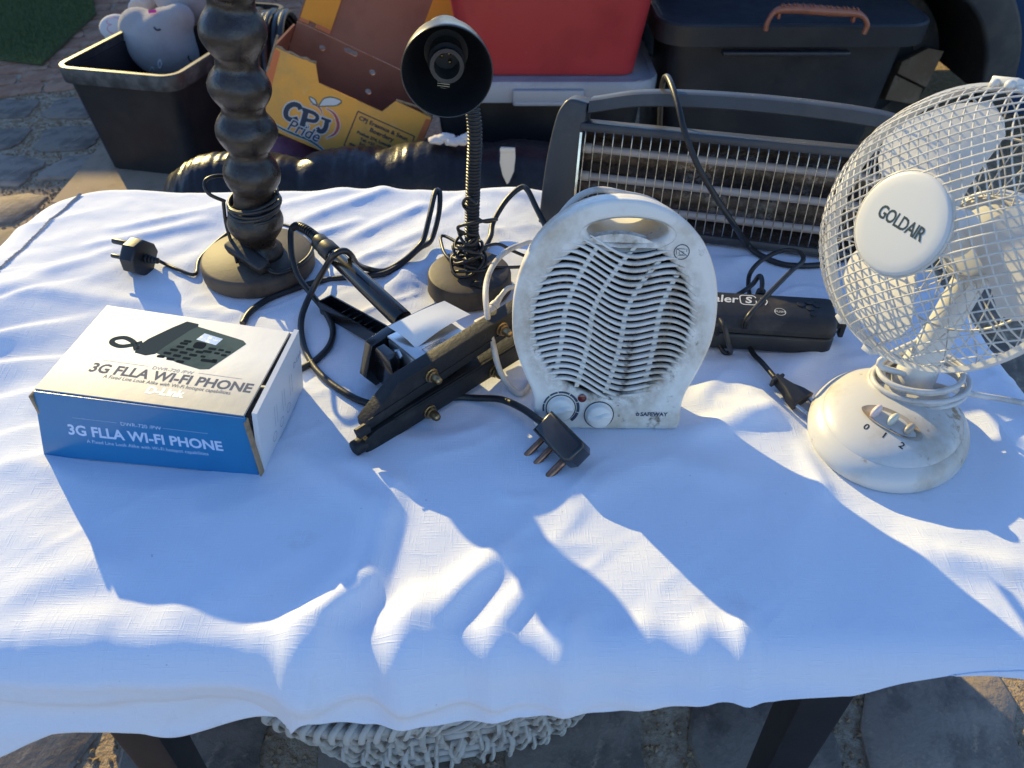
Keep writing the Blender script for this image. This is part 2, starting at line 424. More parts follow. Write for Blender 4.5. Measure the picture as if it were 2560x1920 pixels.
# creases: (start px, end px, height m, half width m, sharper on one side); the pixels are of the photograph, on the table top
RIDGES = [
 (0, 762, 330, 770, .0045, .022), (330, 770, 640, 800, .003, .015), (230, 640, 520, 560, .004, .014), (300, 590, 560, 520, .003, .012),
 (120, 720, 330, 630, .003, .016), (760, 560, 1010, 470, .005, .014), (740, 610, 900, 560, .004, .012), (880, 600, 1060, 520, .005, .013),
 (930, 650, 1060, 590, .004, .013), (700, 520, 900, 480, .004, .014), (1080, 560, 1160, 500, .003, .012), (1150, 480, 1340, 500, .003, .012),
 (820, 700, 930, 640, .004, .012), (980, 740, 1040, 640, .004, .014), (1190, 560, 1330, 620, .003, .010),
 (700, 1120, 960, 1290, .004, .018), (880, 1160, 1010, 1230, .004, .014), (560, 1480, 900, 1330, .003, .02),
 (600, 1760, 895, 1480, .016, .020), (905, 1490, 980, 1230, .007, .016), (880, 1760, 1050, 1500, .010, .015), (960, 1680, 1250, 1390, .010, .018),
 (1110, 1740, 1330, 1460, .007, .013), (1330, 1740, 1460, 1540, .004, .016),
 (1330, 1680, 1420, 1560, .007, .014), (1590, 1690, 1610, 1580, .006, .013), (1700, 1680, 1760, 1570, .006, .016), (1840, 1690, 1850, 1560, .007, .012),
 (560, 1700, 640, 1610, .008, .014), (640, 1660, 770, 1560, .005, .02), (330, 1660, 480, 1510, .003, .022),
 (1900, 1560, 2060, 1180, .003, .03), (2060, 1240, 2010, 1120, .006, .010), (2250, 1560, 2330, 1360, .003, .03), (2330, 1390, 2560, 1440, .005, .018),
 (1730, 1090, 1900, 1040, .006, .016), (1780, 1010, 1930, 1050, .005, .016), (1850, 980, 2010, 1080, .006, .014), (1960, 940, 2090, 860, .006, .018),
 (2130, 900, 2080, 950, .004, .014), (1740, 1000, 1830, 930, .004, .014), (1620, 1150, 1850, 1200, .003, .02), (1450, 1230, 1600, 1180, .003, .02),
 (50, 1340, 330, 1440, .003, .025), (0, 1500, 250, 1420, .004, .022), (60, 1580, 300, 1560, .004, .02), (0, 1160, 170, 1180, .003, .02), (40, 1090, 120, 960, .003, .03),
 (2430, 1020, 2560, 1180, .003, .02), (1820, 560, 1980, 650, .003, .016), (1790, 700, 1880, 640, .004, .014),
]
FLAT = []                                                 # footprints where things stand: (x, y, rx, ry)
def cloth_h(x, y):
    x, y = np.asarray(x, float), np.asarray(y, float)
    a = 0.75; p, q = x*math.cos(a)+y*math.sin(a), -x*math.sin(a)+y*math.cos(a)
    wx, wy = x+.03*vnoise(x*9, y*9, 3), y+.03*vnoise(x*9, y*9, 4)
    p2, q2 = wx*math.cos(a)+wy*math.sin(a), -wx*math.sin(a)+wy*math.cos(a)
    far = np.clip((y-.62)/.2, 0, 1)
    h = .0055*vnoise(p2*6, q2*16, 1)*(.5+far)+.0028*vnoise(p2*11, q2*34, 2)*(.25+far)+.0011*vnoise(x*60, y*60, 5)*(.4+.6*far)
    c = .0022*(1-np.abs(2*vnoise(wx*9+4, wy*9, 7))*2)*vnoise(x*5, y*5, 8)*2
    h = h+c*(.6+.4*far)+.003
    # crisp, thin creases pressed into the cloth
    for s1, s2, sd1, am in ((5, 14, 41, .0030), (8, 24, 43, .0020)):
        n = vnoise(p2*s1, q2*s2, sd1)+.35*vnoise(p2*s1*2.3, q2*s2*2.3, sd1+1)
        h = h+am*np.clip(1-np.abs(n)*7, 0, 1)**1.5*np.clip(vnoise(x*4, y*4, sd1+2)*2+.35, 0, 1)*(.75+.6*far)
    for x0, y0, x1, y1, am, wd in RIDGES:
        A, Bp = at_z(x0, y0, TOP), at_z(x1, y1, TOP); dx, dy = Bp.x-A.x, Bp.y-A.y; L2 = dx*dx+dy*dy
        t = ((x-A.x)*dx+(y-A.y)*dy)/L2; tc = np.clip(t, 0, 1)
        wob = .25*wd*vnoise(x*30, y*30, 11)
        d = np.hypot(x-A.x-tc*dx, y-A.y-tc*dy)+wob
        h = h+am*np.exp(-(d/wd)**2*1.4)*np.clip(1.15-np.abs(2*tc-1)**3*.6, 0, 1)
    # the whole left side sags away from the sun towards the front
    dyy = y-.735; h = h + .020*np.exp(-((x+.63)/.15)**2-(dyy/np.where(dyy > 0, .22, .115))**2)
    # soft pleats on the left that lean away from the sun
    sc = (wx*.57-wy*.82)/.052+.9*vnoise(x*7, y*7, 51); fr = sc-np.floor(sc)
    saw = np.where(fr < .18, fr/.18, 1-(fr-.18)/.82); saw = saw*saw*(3-2*saw)
    h = h+.0085*saw*np.exp(-((x+.585)/.115)**2-((y-.625)/.125)**2)*np.clip(.75+1.1*vnoise(x*9, y*9, 52), 0, 1.2)
    m = np.ones_like(h)
    for fx, fy, rx, ry in FLAT:
        r = np.hypot((x-fx)/rx, (y-fy)/ry); m = m*np.clip((r-.95)/.35, 0, 1)
    return np.clip(h, 0.0006, None)*(.12+.88*m)
def clothz(x, y): return TOP+float(cloth_h(np.array([x]), np.array([y]))[0])

FLAT += [(-.3165, .8295, .07, .07), (-.051, .785, .053, .053), (-.33, .56, .11, .075), (.0945, .575, .08, .045), (.365, .531, .085, .09),
         (.19, .70, .16, .045), (.28, .90, .25, .04), (-.08, .59, .06, .05)]
def build_cloth():
    re = 0.030; step = 0.0038
    hx0, hx1, hy1 = 0.68, 0.075, 0.56  # left and far drops lengthened, unseen, to keep sun off the ground
    rc = 0.10; ix0, ix1, iy0, iy1 = TX0+rc, TX1-rc, TY0+rc, TY1-rc
    def place(x, y):
        qx, qy = np.clip(x, ix0, ix1), np.clip(y, iy0, iy1)
        dx, dy = x-qx, y-qy; dist = np.hypot(dx, dy); nx, ny = dx/np.maximum(dist, 1e-9), dy/np.maximum(dist, 1e-9)
        d = dist-(rc-re)                                   # distance beyond the start of the bend
        out = np.maximum(d, 0); ang = np.clip(out/re, 0, math.pi/2); down = np.maximum(out-re*math.pi/2, 0)
        bx, by = np.where(d > 0, x-nx*d, x), np.where(d > 0, y-ny*d, y)
        per = x*1.0+y*1.3
        # folds of the hanging part, deeper towards the hem
        fold = .014*np.sin(per*17+2.6*np.sin(x*6))+.005*np.sin(per*37+1.3)+.050*vnoise(per*6, down*5, 21)+.020*vnoise(per*14, down*8, 23)
        k = np.clip(down/.06, 0, 1); k = k*k*(3-2*k)
        h = cloth_h(bx, by); hz = h*np.cos(ang); hn = h*np.sin(ang)
        front = np.clip((iy0-y)/.02, 0, 1)
        # loose crease lines that run along the front drape
        for cy0, sl, am, wd in ((.012, .03, .006, .008), (.038, -.10, .009, .012), (.066, .12, .008, .013)):
            dd = out-re*1.2-cy0-sl*x-.020*vnoise(x*6, 0*x+cy0*90, 31)
            hn = hn+am*np.exp(-(dd/wd)**2)*front*np.clip(.65+1.6*vnoise(x*4, 0*x+cy0*50, 33), 0, 1.4)
        o = re*np.sin(ang)*np.where(d > 0, 1, 0)+np.where(d > 0, fold*k+.10*down+hn, 0)
        return bx+nx*o, by+ny*o, TOP+hz-np.where(d > 0, re*(1-np.cos(ang))+down*.97, 0)
    # the front hem follows the line it has in the photograph
    hp_ = [(-260, 1960), (0, 1896), (130, 1832), (330, 1830), (420, 1852), (640, 1788), (740, 1802), (1000, 1822), (1240, 1802), (1560, 1780), (1850, 1752), (2160, 1740), (2230, 1712), (2420, 1682), (2560, 1676), (2760, 1670)]
    X = np.arange(TX0-hx0, TX1+hx1, step); hem = np.full(X.shape, .08)
    for _ in range(30):
        px, py, pz = place(X, TY0-hem)
        dep = py*CT-(pz-CAM_Z)*ST; sx_ = 1280+FPX*px/dep; sy_ = 960-FPX*(py*ST+(pz-CAM_Z)*CT)/dep
        err = np.interp(sx_, [q[0] for q in hp_], [q[1] for q in hp_])-sy_
        hem = np.clip(hem+np.clip(err, -60, 60)*.00028, -.004, .26)
    kern = np.hanning(15); hem = np.convolve(np.pad(hem, 7, 'edge'), kern/kern.sum(), 'valid')
    Yin = np.arange(TY0, TY1+hy1, step); nf = 52
    gx = np.repeat(X[None, :], len(Yin)+nf, 0)
    gy = np.concatenate((TY0-np.linspace(1, 1/nf, nf)[:, None]*hem[None, :], np.repeat(Yin[:, None], len(X), 1)), 0)
    x, y = gx, gy; px, py, pz = place(x, y)
    keep = np.where(y > iy0, ix0-x < rc+np.interp(y, [iy0, .75], [.28, .70]), np.hypot(np.maximum(ix0-x, 0), np.maximum(iy0-y, 0)) < rc+.28)
    idx = -np.ones(x.shape, int); idx[keep] = np.arange(keep.sum())
    co = np.stack((px[keep], py[keep], pz[keep]), 1)
    a, b, c, e = idx[:-1, :-1], idx[:-1, 1:], idx[1:, 1:], idx[1:, :-1]
    ok = (a >= 0) & (b >= 0) & (c >= 0) & (e >= 0)
    quads = np.stack((a[ok], b[ok], c[ok], e[ok]), 1)
    me = bpy.data.meshes.new('tablecloth'); n = len(quads)
    me.vertices.add(len(co)); me.vertices.foreach_set('co', co.ravel().astype(np.float32))
    me.loops.add(n*4); me.loops.foreach_set('vertex_index', quads.ravel().astype(np.int32))
    me.polygons.add(n); me.polygons.foreach_set('loop_start', np.arange(0, n*4, 4, dtype=np.int32)); me.polygons.foreach_set('loop_total', np.full(n, 4, np.int32))
    uvl = me.uv_layers.new(name='flat'); fx = np.stack((x[keep], y[keep]), 1)
    uvl.data.foreach_set('uv', fx[quads.ravel()].ravel().astype(np.float32))
    me.update(calc_edges=True); me.validate()
    return me

def cloth_material():
    m = bpy.data.materials.new('white_slub_cotton'); m.use_nodes = True
    nt = m.node_tree; N, L = nt.nodes, nt.links; p = N['Principled BSDF']
    p.inputs['Roughness'].default_value = 0.85; p.inputs['Specular IOR Level'].default_value = 0.2; p.inputs['Sheen Weight'].default_value = 0.1
    uv = N.new('ShaderNodeUVMap'); uv.uv_map = 'flat'
    def nz(scale_xy, sc, det, rough=.5):
        mp = N.new('ShaderNodeMapping'); mp.inputs['Scale'].default_value = (*scale_xy, 1); L.new(uv.outputs[0], mp.inputs[0])
        n = N.new('ShaderNodeTexNoise'); n.inputs['Scale'].default_value = sc; n.inputs['Detail'].default_value = det; n.inputs['Roughness'].default_value = rough
        L.new(mp.outputs[0], n.inputs[0]); return n.outputs[0]
    def rng(s, a, b, c=0., d=1.):
        r = N.new('ShaderNodeMapRange'); r.inputs[1].default_value = a; r.inputs[2].default_value = b; r.inputs[3].default_value = c; r.inputs[4].default_value = d
        L.new(s, r.inputs[0]); return r.outputs[0]
    def op(o, a, b):
        n = N.new('ShaderNodeMath'); n.operation = o
        for i, s in enumerate((a, b)):
            if isinstance(s, (int, float)): n.inputs[i].default_value = s
            else: L.new(s, n.inputs[i])
        return n.outputs[0]
    weft = rng(nz((36, 950), 1, 1), .56, .74); warp = rng(nz((950, 38), 1, 1), .57, .75)
    weft2 = rng(nz((60, 1500), 1, 2), .4, .7); warp2 = rng(nz((1500, 60), 1, 2), .4, .7)
    weave = op('ADD', op('MAXIMUM', weft, warp), op('MULTIPLY', op('ADD', weft2, warp2), .22))
    b = N.new('ShaderNodeBump'); b.inputs['Strength'].default_value = 0.6; b.inputs['Distance'].default_value = 0.00032
    L.new(weave, b.inputs['Height']); slub = op('MAXIMUM', weft, warp); L.new(b.outputs[0], p.inputs['Normal'])
    # dirt: faint brown smudges and specks
    smudge = op('MULTIPLY', rng(nz((9, 9), 1, 6, .7), .60, .76), .5)
    speck = rng(nz((150, 150), 1, 2), .76, .79)
    mx = N.new('ShaderNodeMixRGB'); mx.inputs[1].default_value = (.75, .78, .855, 1); mx.inputs[2].default_value = (.56, .54, .52, 1); L.new(smudge, mx.inputs[0])
    m2 = N.new('ShaderNodeMixRGB'); m2.inputs[2].default_value = (.35, .33, .32, 1); L.new(mx.outputs[0], m2.inputs[1]); L.new(op('MULTIPLY', speck, .6), m2.inputs[0])
    m3 = N.new('ShaderNodeMixRGB'); m3.inputs[2].default_value = (.80, .85, .94, 1); L.new(m2.outputs[0], m3.inputs[1]); L.new(op('MULTIPLY', slub, .45), m3.inputs[0])
    L.new(m3.outputs[0], p.inputs['Base Color'])
    return m
M_cloth = cloth_material()
cl = finish('tablecloth', build_cloth(), M_cloth, smooth=60, label='creased white slub cotton tablecloth spread over the table', cat='tablecloth')
sol = cl.modifiers.new('hem thickness', 'SOLIDIFY'); sol.thickness = 0.0009; sol.offset = -1
# the overlocked seam near the left edge
M_thread = mat('grey_thread', (.42, .38, .36), .9, spec=.1)
bm = B(); P = spline([at_z(x, y, TOP) for x, y in ((208, 500), (186, 523), (150, 563), (100, 621), (50, 680), (0, 737), (-60, 806))], 20)
for i, p in enumerate(P[:-1]):
    q = P[i+1]; t = (q-p).normalized(); s = Vector((-t.y, t.x, 0))
    for k in range(2):
        a = p.lerp(q, k/2); za = clothz(a.x, a.y)
        o = s*(.0022*(1 if k else -1))+s*random.uniform(-.0008, .0008); b2 = a+o; c2 = p.lerp(q, (k+1)/2)-o
        add_tube(bm, [(b2.x, b2.y, za+.0012), (c2.x, c2.y, clothz(c2.x, c2.y)+.0012)], .0005, seg=4, raw=True)
obj('seam_stitching', bm, M_thread, cl, kind='stuff')
def onc(px, py, h=0.0):                                   # a point on the cloth (h above it)
    p = at_z(px, py, TOP+h); return Vector((p.x, p.y, clothz(p.x, p.y)+h))
def cordpts(pts, r): return [onc(p[0], p[1], (p[2] if len(p) > 2 else 0)+r) for p in pts]
def plug_three_pin(parent, M, mb, mp, pin=.020, s=1.0):
    """a three pin plug: round backed body, flat face towards +x with three pins"""
    bm = B()
    out = [(-.022, -.014), (-.022, .014), (-.012, .021), (.010, .021), (.022, .009), (.022, -.009), (.010, -.021), (-.012, -.021)]
    add_plate(bm, [(a*s, b*s) for a, b in out], thick=.020*s, M=M @ Matrix.Rotation(math.pi/2, 4, 'Y') @ Matrix.Rotation(math.pi/2, 4, 'Z'), bevel=.003*s)
    p = obj('plug', bm, mb, parent)
    for (a, b, l, r) in ((0, .013, pin*1.25, .0036), (-.010, -.006, pin*.8, .0027), (.010, -.006, pin*.8, .0027)):
        bm = B(); add_cyl(bm, (.0095*s, a*s, b*s), (.0095*s+l, a*s, b*s), r, seg=12, M=M, bevel=.0012); obj('pin', bm, mp, p)
    return p

# ------------------------------------------------------------------ boxed telephone
zt = TOP+.078
FL, FR = Vector((-.4400, .505, TOP+.002)), Vector((-.2307, .4794, TOP+.002))
D_, C_ = Vector((-.4225, .514, zt)), Vector((-.2236, .479, zt))
A_, B_ = Vector((-.4085, .641, zt)), Vector((-.2100, .597, zt))
BL, BR = FL+Vector((.012, .128, 0)), FR+Vector((.013, .122, 0))
bx = thing('phone_box', 'white and blue cardboard telephone box with a desk phone printed on its lid', 'box', (FL+BR)/2)
M_card = mat('white_gloss_card', (.64, .66, .69), .48, spec=.35, col2=(.57, .58, .60), scale=9, lo=.5, hi=.8, bump=.08, bscale=45, coat=.0, bdist=.004)
M_blue = mat('blue_gloss_card', (.008, .165, .38), .30, spec=.5, col2=(.008, .135, .32), scale=6, bump=.10, bscale=22, coat=.25, bdist=.006)
M_kraft = mat('raw_card', (.34, .24, .15), .9, spec=.1, col2=(.22, .16, .10), scale=60)
def panel(name, q, m, parent, th=.0022, nseg=10, bulge=0.0, lab=None):
    """a sheet of card through four corners, slightly bowed"""
    bm = B(); q = [Vector(p) for p in q]; n = (q[1]-q[0]).cross(q[3]-q[0]).normalized(); g = []
    for j in range(nseg+1):
        row = []
        for i in range(nseg+1):
            u, v = i/nseg, j/nseg
            p = (q[0]*(1-u)+q[1]*u)*(1-v)+(q[3]*(1-u)+q[2]*u)*v
            row.append(bm.verts.new(p+n*(bulge*math.sin(math.pi*u)*math.sin(math.pi*v))))
        g.append(row)
    fs = [bm.faces.new((g[j][i], g[j][i+1], g[j+1][i+1], g[j+1][i])) for j in range(nseg) for i in range(nseg)]
    ex = bmesh.ops.extrude_face_region(bm, geom=fs)
    for v in ex['geom']:
        if isinstance(v, bmesh.types.BMVert): v.co -= n*th
    o = obj(name, bm, m, parent, label=lab); return o
LQ = (D_, C_-Vector((.005, 0, 0)), B_-Vector((.005, 0, 0)), A_); lid = panel('lid', LQ, None, bx)
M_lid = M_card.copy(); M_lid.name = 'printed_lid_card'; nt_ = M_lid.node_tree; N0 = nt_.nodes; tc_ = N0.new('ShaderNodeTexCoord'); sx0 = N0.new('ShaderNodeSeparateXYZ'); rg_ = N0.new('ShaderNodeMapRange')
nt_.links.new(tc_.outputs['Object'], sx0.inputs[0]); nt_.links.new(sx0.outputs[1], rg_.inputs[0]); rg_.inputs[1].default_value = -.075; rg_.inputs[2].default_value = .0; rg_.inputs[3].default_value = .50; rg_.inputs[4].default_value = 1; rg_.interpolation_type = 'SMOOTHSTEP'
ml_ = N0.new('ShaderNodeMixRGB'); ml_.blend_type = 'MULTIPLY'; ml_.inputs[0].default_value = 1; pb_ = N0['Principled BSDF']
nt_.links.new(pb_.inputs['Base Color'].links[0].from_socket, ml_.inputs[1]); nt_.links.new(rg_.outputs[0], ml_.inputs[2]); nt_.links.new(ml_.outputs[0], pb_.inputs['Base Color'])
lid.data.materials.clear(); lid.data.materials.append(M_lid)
FQ = (FL, FR+Vector((-.001, 0, 0)), C_+Vector((-.0035, -.0025, -.001)), D_+Vector((0, -.0025, -.0010))); front = panel('front_panel', FQ, M_blue, bx, lab='blue front side of the box')
SQ = (FR+Vector((.003, .003, 0)), BR+Vector((.002, 0, 0)), B_+Vector((.0045, 0, .002)), C_+Vector((.0065, .001, .001))); panel('side_panel', SQ, M_card, bx, th=.0045)
panel('back_panel', (BR, BL, A_-Vector((0, 0, .001)), B_-Vector((0, 0, .001))), M_card, bx)
panel('side_panel', (BL, FL+Vector((0, .003, 0)), D_+Vector((.001, .003, -.003)), A_+Vector((.001, 0, -.003))), M_card, bx)
bm = B()                                                  # the tuck flaps whose raw edges stick out at the corners
add_box(bm, (0, 0, 0), (.003, .012, .034), M=yawed(D_+Vector((-.0035, .001, -.022)), -8), bevel=.0008)
add_box(bm, (0, 0, 0), (.0016, .007, .068), M=yawed(FR+Vector((.0030, -.0005, .037)), -12), bevel=.0008)
objs('tuck_flap', bm, [M_kraft], bx)
# printing on the lid: local x along the front edge, y to the back, in metres from the front left corner
ux = (C_-D_).normalized(); uz = ux.cross((A_-D_).normalized()).normalized(); uy = uz.cross(ux)
ML = I4; W, Hh = (C_-D_).length, (A_-D_).length
M_grey = mat('grey_print', (.10, .12, .17), .7, spec=.1); M_lgrey = mat('pale_grey_print', (.28, .31, .38), .7, spec=.1)
M_hand = mat('phone_print', (.055, .070, .075), .9, spec=0.0); M_body = mat('phone_body_print', (.10, .135, .125), .9, spec=0.0, col2=(.075, .10, .098), scale=20)
M_scr = mat('screen_print', (.08, .32, .75), .35, col2=(.62, .72, .72), scale=120, lo=.5, hi=.6, coat=.2)
bm = B()
add_text(bm, '3G FLLA WI-FI PHONE', .0172, ML @ Matrix.Translation((.113, .036, 0)), off=.0005, sx=.93, mi=0)
add_text(bm, 'A Fixed Line Look Alike with Wi-Fi hotspot capabilities', .0066, ML @ Matrix.Translation((.114, .0265, 0)), sx=.83, mi=0)
add_text(bm, 'DWR-720 /PW', .0064, ML @ Matrix.Translation((.111, .0465, 0)), mi=1)
add_text(bm, 'D-Link', .0128, ML @ Matrix.Translation((.117, .0165, 0)), off=.0007, mi=2)
add_poly(bm, [(.040, .0475), (.086, .0475), (.086, .0479), (.040, .0479)], ML, 1); add_poly(bm, [(.136, .0475), (.178, .0475), (.178, .0479), (.136, .0479)], ML, 1)
map_quad(bm, LQ, .00012); obj('lid_lettering', bm, [M_grey, M_lgrey, M_white], lid, smooth=0)
bm = B()
M2 = ML @ Matrix.Translation((0, 0, .00005)); M3 = ML @ Matrix.Translation((0, 0, .0001)); M4 = ML @ Matrix.Translation((0, 0, .00015))
base = [(.083, .068), (.098, .110), (.104, .1155), (.158, .1035), (.163, .099), (.143, .055), (.135, .053), (.110, .058)]
add_poly(bm, base[::-1], M2, 1)
hs = [(.064, .064), (.062, .072), (.067, .086), (.082, .108), (.092, .1205), (.105, .1190), (.106, .1150), (.101, .108), (.088, .078), (.084, .066), (.076, .062)]
add_poly(bm, hs[::-1], M3, 0)
sp = [(.064, .068), (.056, .078), (.044, .083), (.035, .079), (.036, .073), (.046, .070), (.056, .074), (.064, .080)]
add_ribbon(bm, sp, lambda t: .0055, M3, 0)
def key(x, y, w_, h_, mi): add_poly(bm, rrect(x-w_/2, y-h_/2, x+w_/2, y+h_/2, min(w_, h_)*.3, 2), M4, 3 if mi == 0 else mi)
for r in range(4):
    for c in range(3): key(.103+c*.0105-r*.0040, .081-r*.0058-c*.0018, .0078, .0036, 0)
key(.120, .087, .012, .010, 0); key(.106, .0905, .008, .0035, 0); key(.134, .0845, .008, .0035, 0); key(.104, .0865, .008, .0035, 0); key(.131, .0795, .009, .0035, 0)
for r in range(2):
    for c in range(2): key(.143+c*.0075-r*.002, .0845-r*.0055-c*.0015, .0056, .003, 0)
key(.138, .0665, .016, .004, 0); key(.130, .0715, .005, .003, 0); key(.143, .0685, .005, .003, 0)
add_poly(bm, [(.113, .095), (.135, .0905), (.138, .1015), (.117, .106)], M4, 2)
map_quad(bm, LQ, .00005); obj('phone_picture', bm, [M_hand, M_body, M_scr, mat('phone_key_print', (.022, .028, .032), .9, spec=0.0)], lid, smooth=0)
fx = (FR-FL).normalized(); fy = ((D_+C_)-(FL+FR)).normalized(); fz = fx.cross(fy).normalized(); fy = fz.cross(fx)
MF = I4
bm = B(); M_pblue = mat('pale_blue_print', (.52, .64, .86), .4)
add_text(bm, '3G FLLA WI-FI PHONE', .0172, MF @ Matrix.Translation((.105, .036, 0)), off=.0005, sx=.90)
add_text(bm, 'A Fixed Line Look Alike with Wi-Fi hotspot capabilities', .0062, MF @ Matrix.Translation((.106, .024, 0)), sx=.86)
add_text(bm, 'DWR-720 /PW', .0064, MF @ Matrix.Translation((.104, .0510, 0)))
add_poly(bm, [(.036, .0515), (.080, .0515), (.080, .0518), (.036, .0518)], MF); add_poly(bm, [(.126, .0515), (.170, .0515), (.170, .0518), (.126, .0518)], MF)
map_quad(bm, FQ, .00015); obj('front_lettering', bm, M_pblue, front, smooth=0)
bm = B(); sx_ = (B_-C_).normalized(); sy_ = Vector((0, 0, 1)); sz_ = sx_.cross(sy_).normalized()
MS = I4
for k in range(3):
    for q in range(2): add_ribbon(bm, [(.038+k*.022+q*.006, .024), (.039+k*.022+q*.006, .050-.003*q)], lambda t: .0006, MS, res=2)
    add_ribbon(bm, [(.034+k*.02+.005*math.cos(a), .015+.005*math.sin(a)) for a in np.linspace(0, 6.28, 12)], lambda t: .0006, MS, res=2)
add_text(bm, 'D-Link', .009, MS @ Matrix.Translation((.108, .050, 0)), mi=0)
map_quad(bm, SQ, .00015); obj('side_lettering', bm, M_lgrey, bx, smooth=0)

# ------------------------------------------------------------------ turned bobbin lamp
M_wood = mat('dark_turned_wood', (.022, .016, .013), .34, spec=.5, col2=(.055, .040, .030), scale=22, lo=.5, hi=.72, col3=(.006, .005, .005), scale3=34, lo3=.58, hi3=.66, rvar=.14, bump=.5, bscale=70, bdist=.003)
M_woodtop = mat('dusty_wood', (.085, .066, .05), .62, spec=.4, col2=(.035, .028, .023), scale=14, lo=.48, hi=.68, bump=.15, bscale=90)
bc = Vector((-.3165, .8295, TOP+.001))
lamp = thing('bobbin_lamp', 'dark turned wooden bobbin lamp on a round base, cable wound round its foot', 'lamp', bc)
bm = B(); add_lathe(bm, [(0, 0), (.066, 0), (.0685, .003), (.0688, .017), (.067, .0205), (.0645, .0222), (0, .0235)], Matrix.Translation(bc), 48); obj('base', bm, [M_woodtop], lamp)
ax = Vector((.115, 0, 1)).normalized()
Mc = Matrix.Translation(bc+Vector((.004, 0, .022))) @ ax.to_track_quat('Z', 'Y').to_matrix().to_4x4()
prof = [(0, 0), (.029, 0), (.031, .004), (.030, .009), (.024, .015), (.0225, .020)]
bul = [(.046, .0325, .026), (.108, .0325, .026), (.157, .0330, .025), (.207, .0335, .025), (.263, .0335, .028), (.318, .0335, .027), (.372, .033, .026)]
necks = [.0215]
z = .020
for zc, R, half in bul:
    for k in range(1, 15):
        t = -1+2*k/15; zz = zc+half*t
        prof.append((.0205+(R-.0205)*math.cos(t*math.pi/2)**1.15, zz))
prof += [(.021, .405), (.026, .412), (.026, .425), (.012, .43), (.012, .47), (0, .47)]
prof = sorted(prof[:6], key=lambda q: q[1])+sorted(prof[6:], key=lambda q: q[1])
def knob(a, zz):
    return 1+.05*math.sin(a-zz*28)+.025*math.sin(2*a+zz*60)+.02*mnoise.noise(Vector((math.cos(a)*2, math.sin(a)*2, zz*40)))
bm = B(); add_lathe(bm, prof, Mc, 40, rfun=knob); obj('column', bm, M_wood, lamp, smooth=60)
cp = []
random.seed(3)
for k in range(6*16):                                     # the cable wound round the neck
    a = 2*math.pi*k/16; q = Mc @ Vector((0, 0, .078-.0034*(k/16)+.002*math.sin(a*1.3)+random.uniform(-.0006, .0006)))
    rr = .0300-.002*abs(k/16-3)/3+.0010*math.sin(a*.7)
    cp.append(q+Vector((math.cos(a)*rr, math.sin(a)*rr, .003*math.sin(a+.8))))
bm = B(); add_tube(bm, cp, .0022, res=2)
q = Mc @ Vector((0, 0, .08))
add_tube(bm, [q+Vector((-.030, -.012, -.002)), q+Vector((-.043, -.02, .012)), q+Vector((-.047, -.012, .023)), q+Vector((-.036, .0, .024)), q+Vector((-.02, .02, .012))], .0022)
q2 = Mc @ Vector((0, 0, .066))
add_tube(bm, [q2+Vector((-.033, -.006, .008)), q2+Vector((-.036, -.008, -.02)), q2+Vector((-.034, -.012, -.045)), q2+Vector((-.026, -.03, -.06))], .0022)
sw0, sw1 = at_z(580, 613, TOP+.040), at_z(662, 668, TOP+.030)
add_tube(bm, [sw1, at_z(690, 683, TOP+.0265), at_z(730, 672, TOP+.026), at_z(768, 645, TOP+.028), at_z(783, 616, TOP+.024), at_z(778, 590, TOP+.01), at_z(700, 560, TOP+.004), at_z(600, 565, TOP+.004), at_z(505, 640, TOP+.004), onc(490, 690, .003), *cordpts([(450, 686), (415, 672)], .003), onc(384, 657, .014)], .0023)
obj('cord', bm, M_cord, lamp, smooth=60)
dv = sw1-sw0; up = Vector((0, -.5, 1)).normalized(); dvn = dv.normalized(); sd_ = dvn.cross(up).normalized(); up = sd_.cross(dvn)
bm = B(); add_plate(bm, rrect(-dv.length/2-.004, -.009, dv.length/2+.004, .009, .006, 4), thick=.015, M=frame((sw0+sw1)/2+Vector((0, -.002, .001)), dvn, sd_, up), bevel=.003)
obj('inline_switch', bm, M_blackdusty, lamp)
pc = onc(352, 658, .020)
pt = (at_z(262, 637, TOP+.024)-at_z(345, 655, TOP+.022)).normalized(); py_ = Vector((0, 0, 1)).cross(pt).normalized(); pz_ = pt.cross(py_)
Rp = frame(pc, pt, py_, pz_) @ Matrix.Rotation(.75, 4, 'X')
pl = plug_three_pin(lamp, Rp, M_black, mat('sleeved_pin', (.02, .02, .02), .4, col2=(.12, .11, .1), scale=50), pin=.024, s=.98)
bm = B()
for k in range(4): add_cyl(bm, (-.0115-.0042*k, 0, 0), (-.0150-.0042*k, 0, 0), .0062-.0008*k, seg=14, M=Rp, bevel=.0008)
add_cyl(bm, (-.01, 0, 0), (-.027, 0, 0), .0034, seg=12, M=Rp); obj('strain_relief', bm, M_black, pl)

# ------------------------------------------------------------------ gooseneck desk lamp
gc = Vector((-.051, .785, TOP+.001))
gl = thing('gooseneck_lamp', 'black gooseneck desk lamp with its empty shade facing forward', 'desk lamp', gc)
M_gtop = mat('dusty_black_metal', (.07, .055, .043), .6, spec=.4, col2=(.025, .022, .02), scale=22, lo=.45, hi=.65, bump=.1, bscale=150)
bm = B(); add_lathe(bm, [(0, .002), (.050, .002), (.0512, .004), (.0500, .006), (.0500, .021), (.0485, .0245), (.046, .0258), (.018, .0275), (0, .0275)], Matrix.Translation(gc), 56); obj('base', bm, M_gtop, gl)
bm = B(); M_ = yawed(gc+Vector((.012, -.032, .0268)), -20); add_box(bm, (0, 0, .0010), (.017, .012, .004), bevel=.0012, M=M_); add_box(bm, (0, 0, .0035), (.008, .009, .003), bevel=.001, M=M_); obj('rocker_switch', bm, M_black, gl)
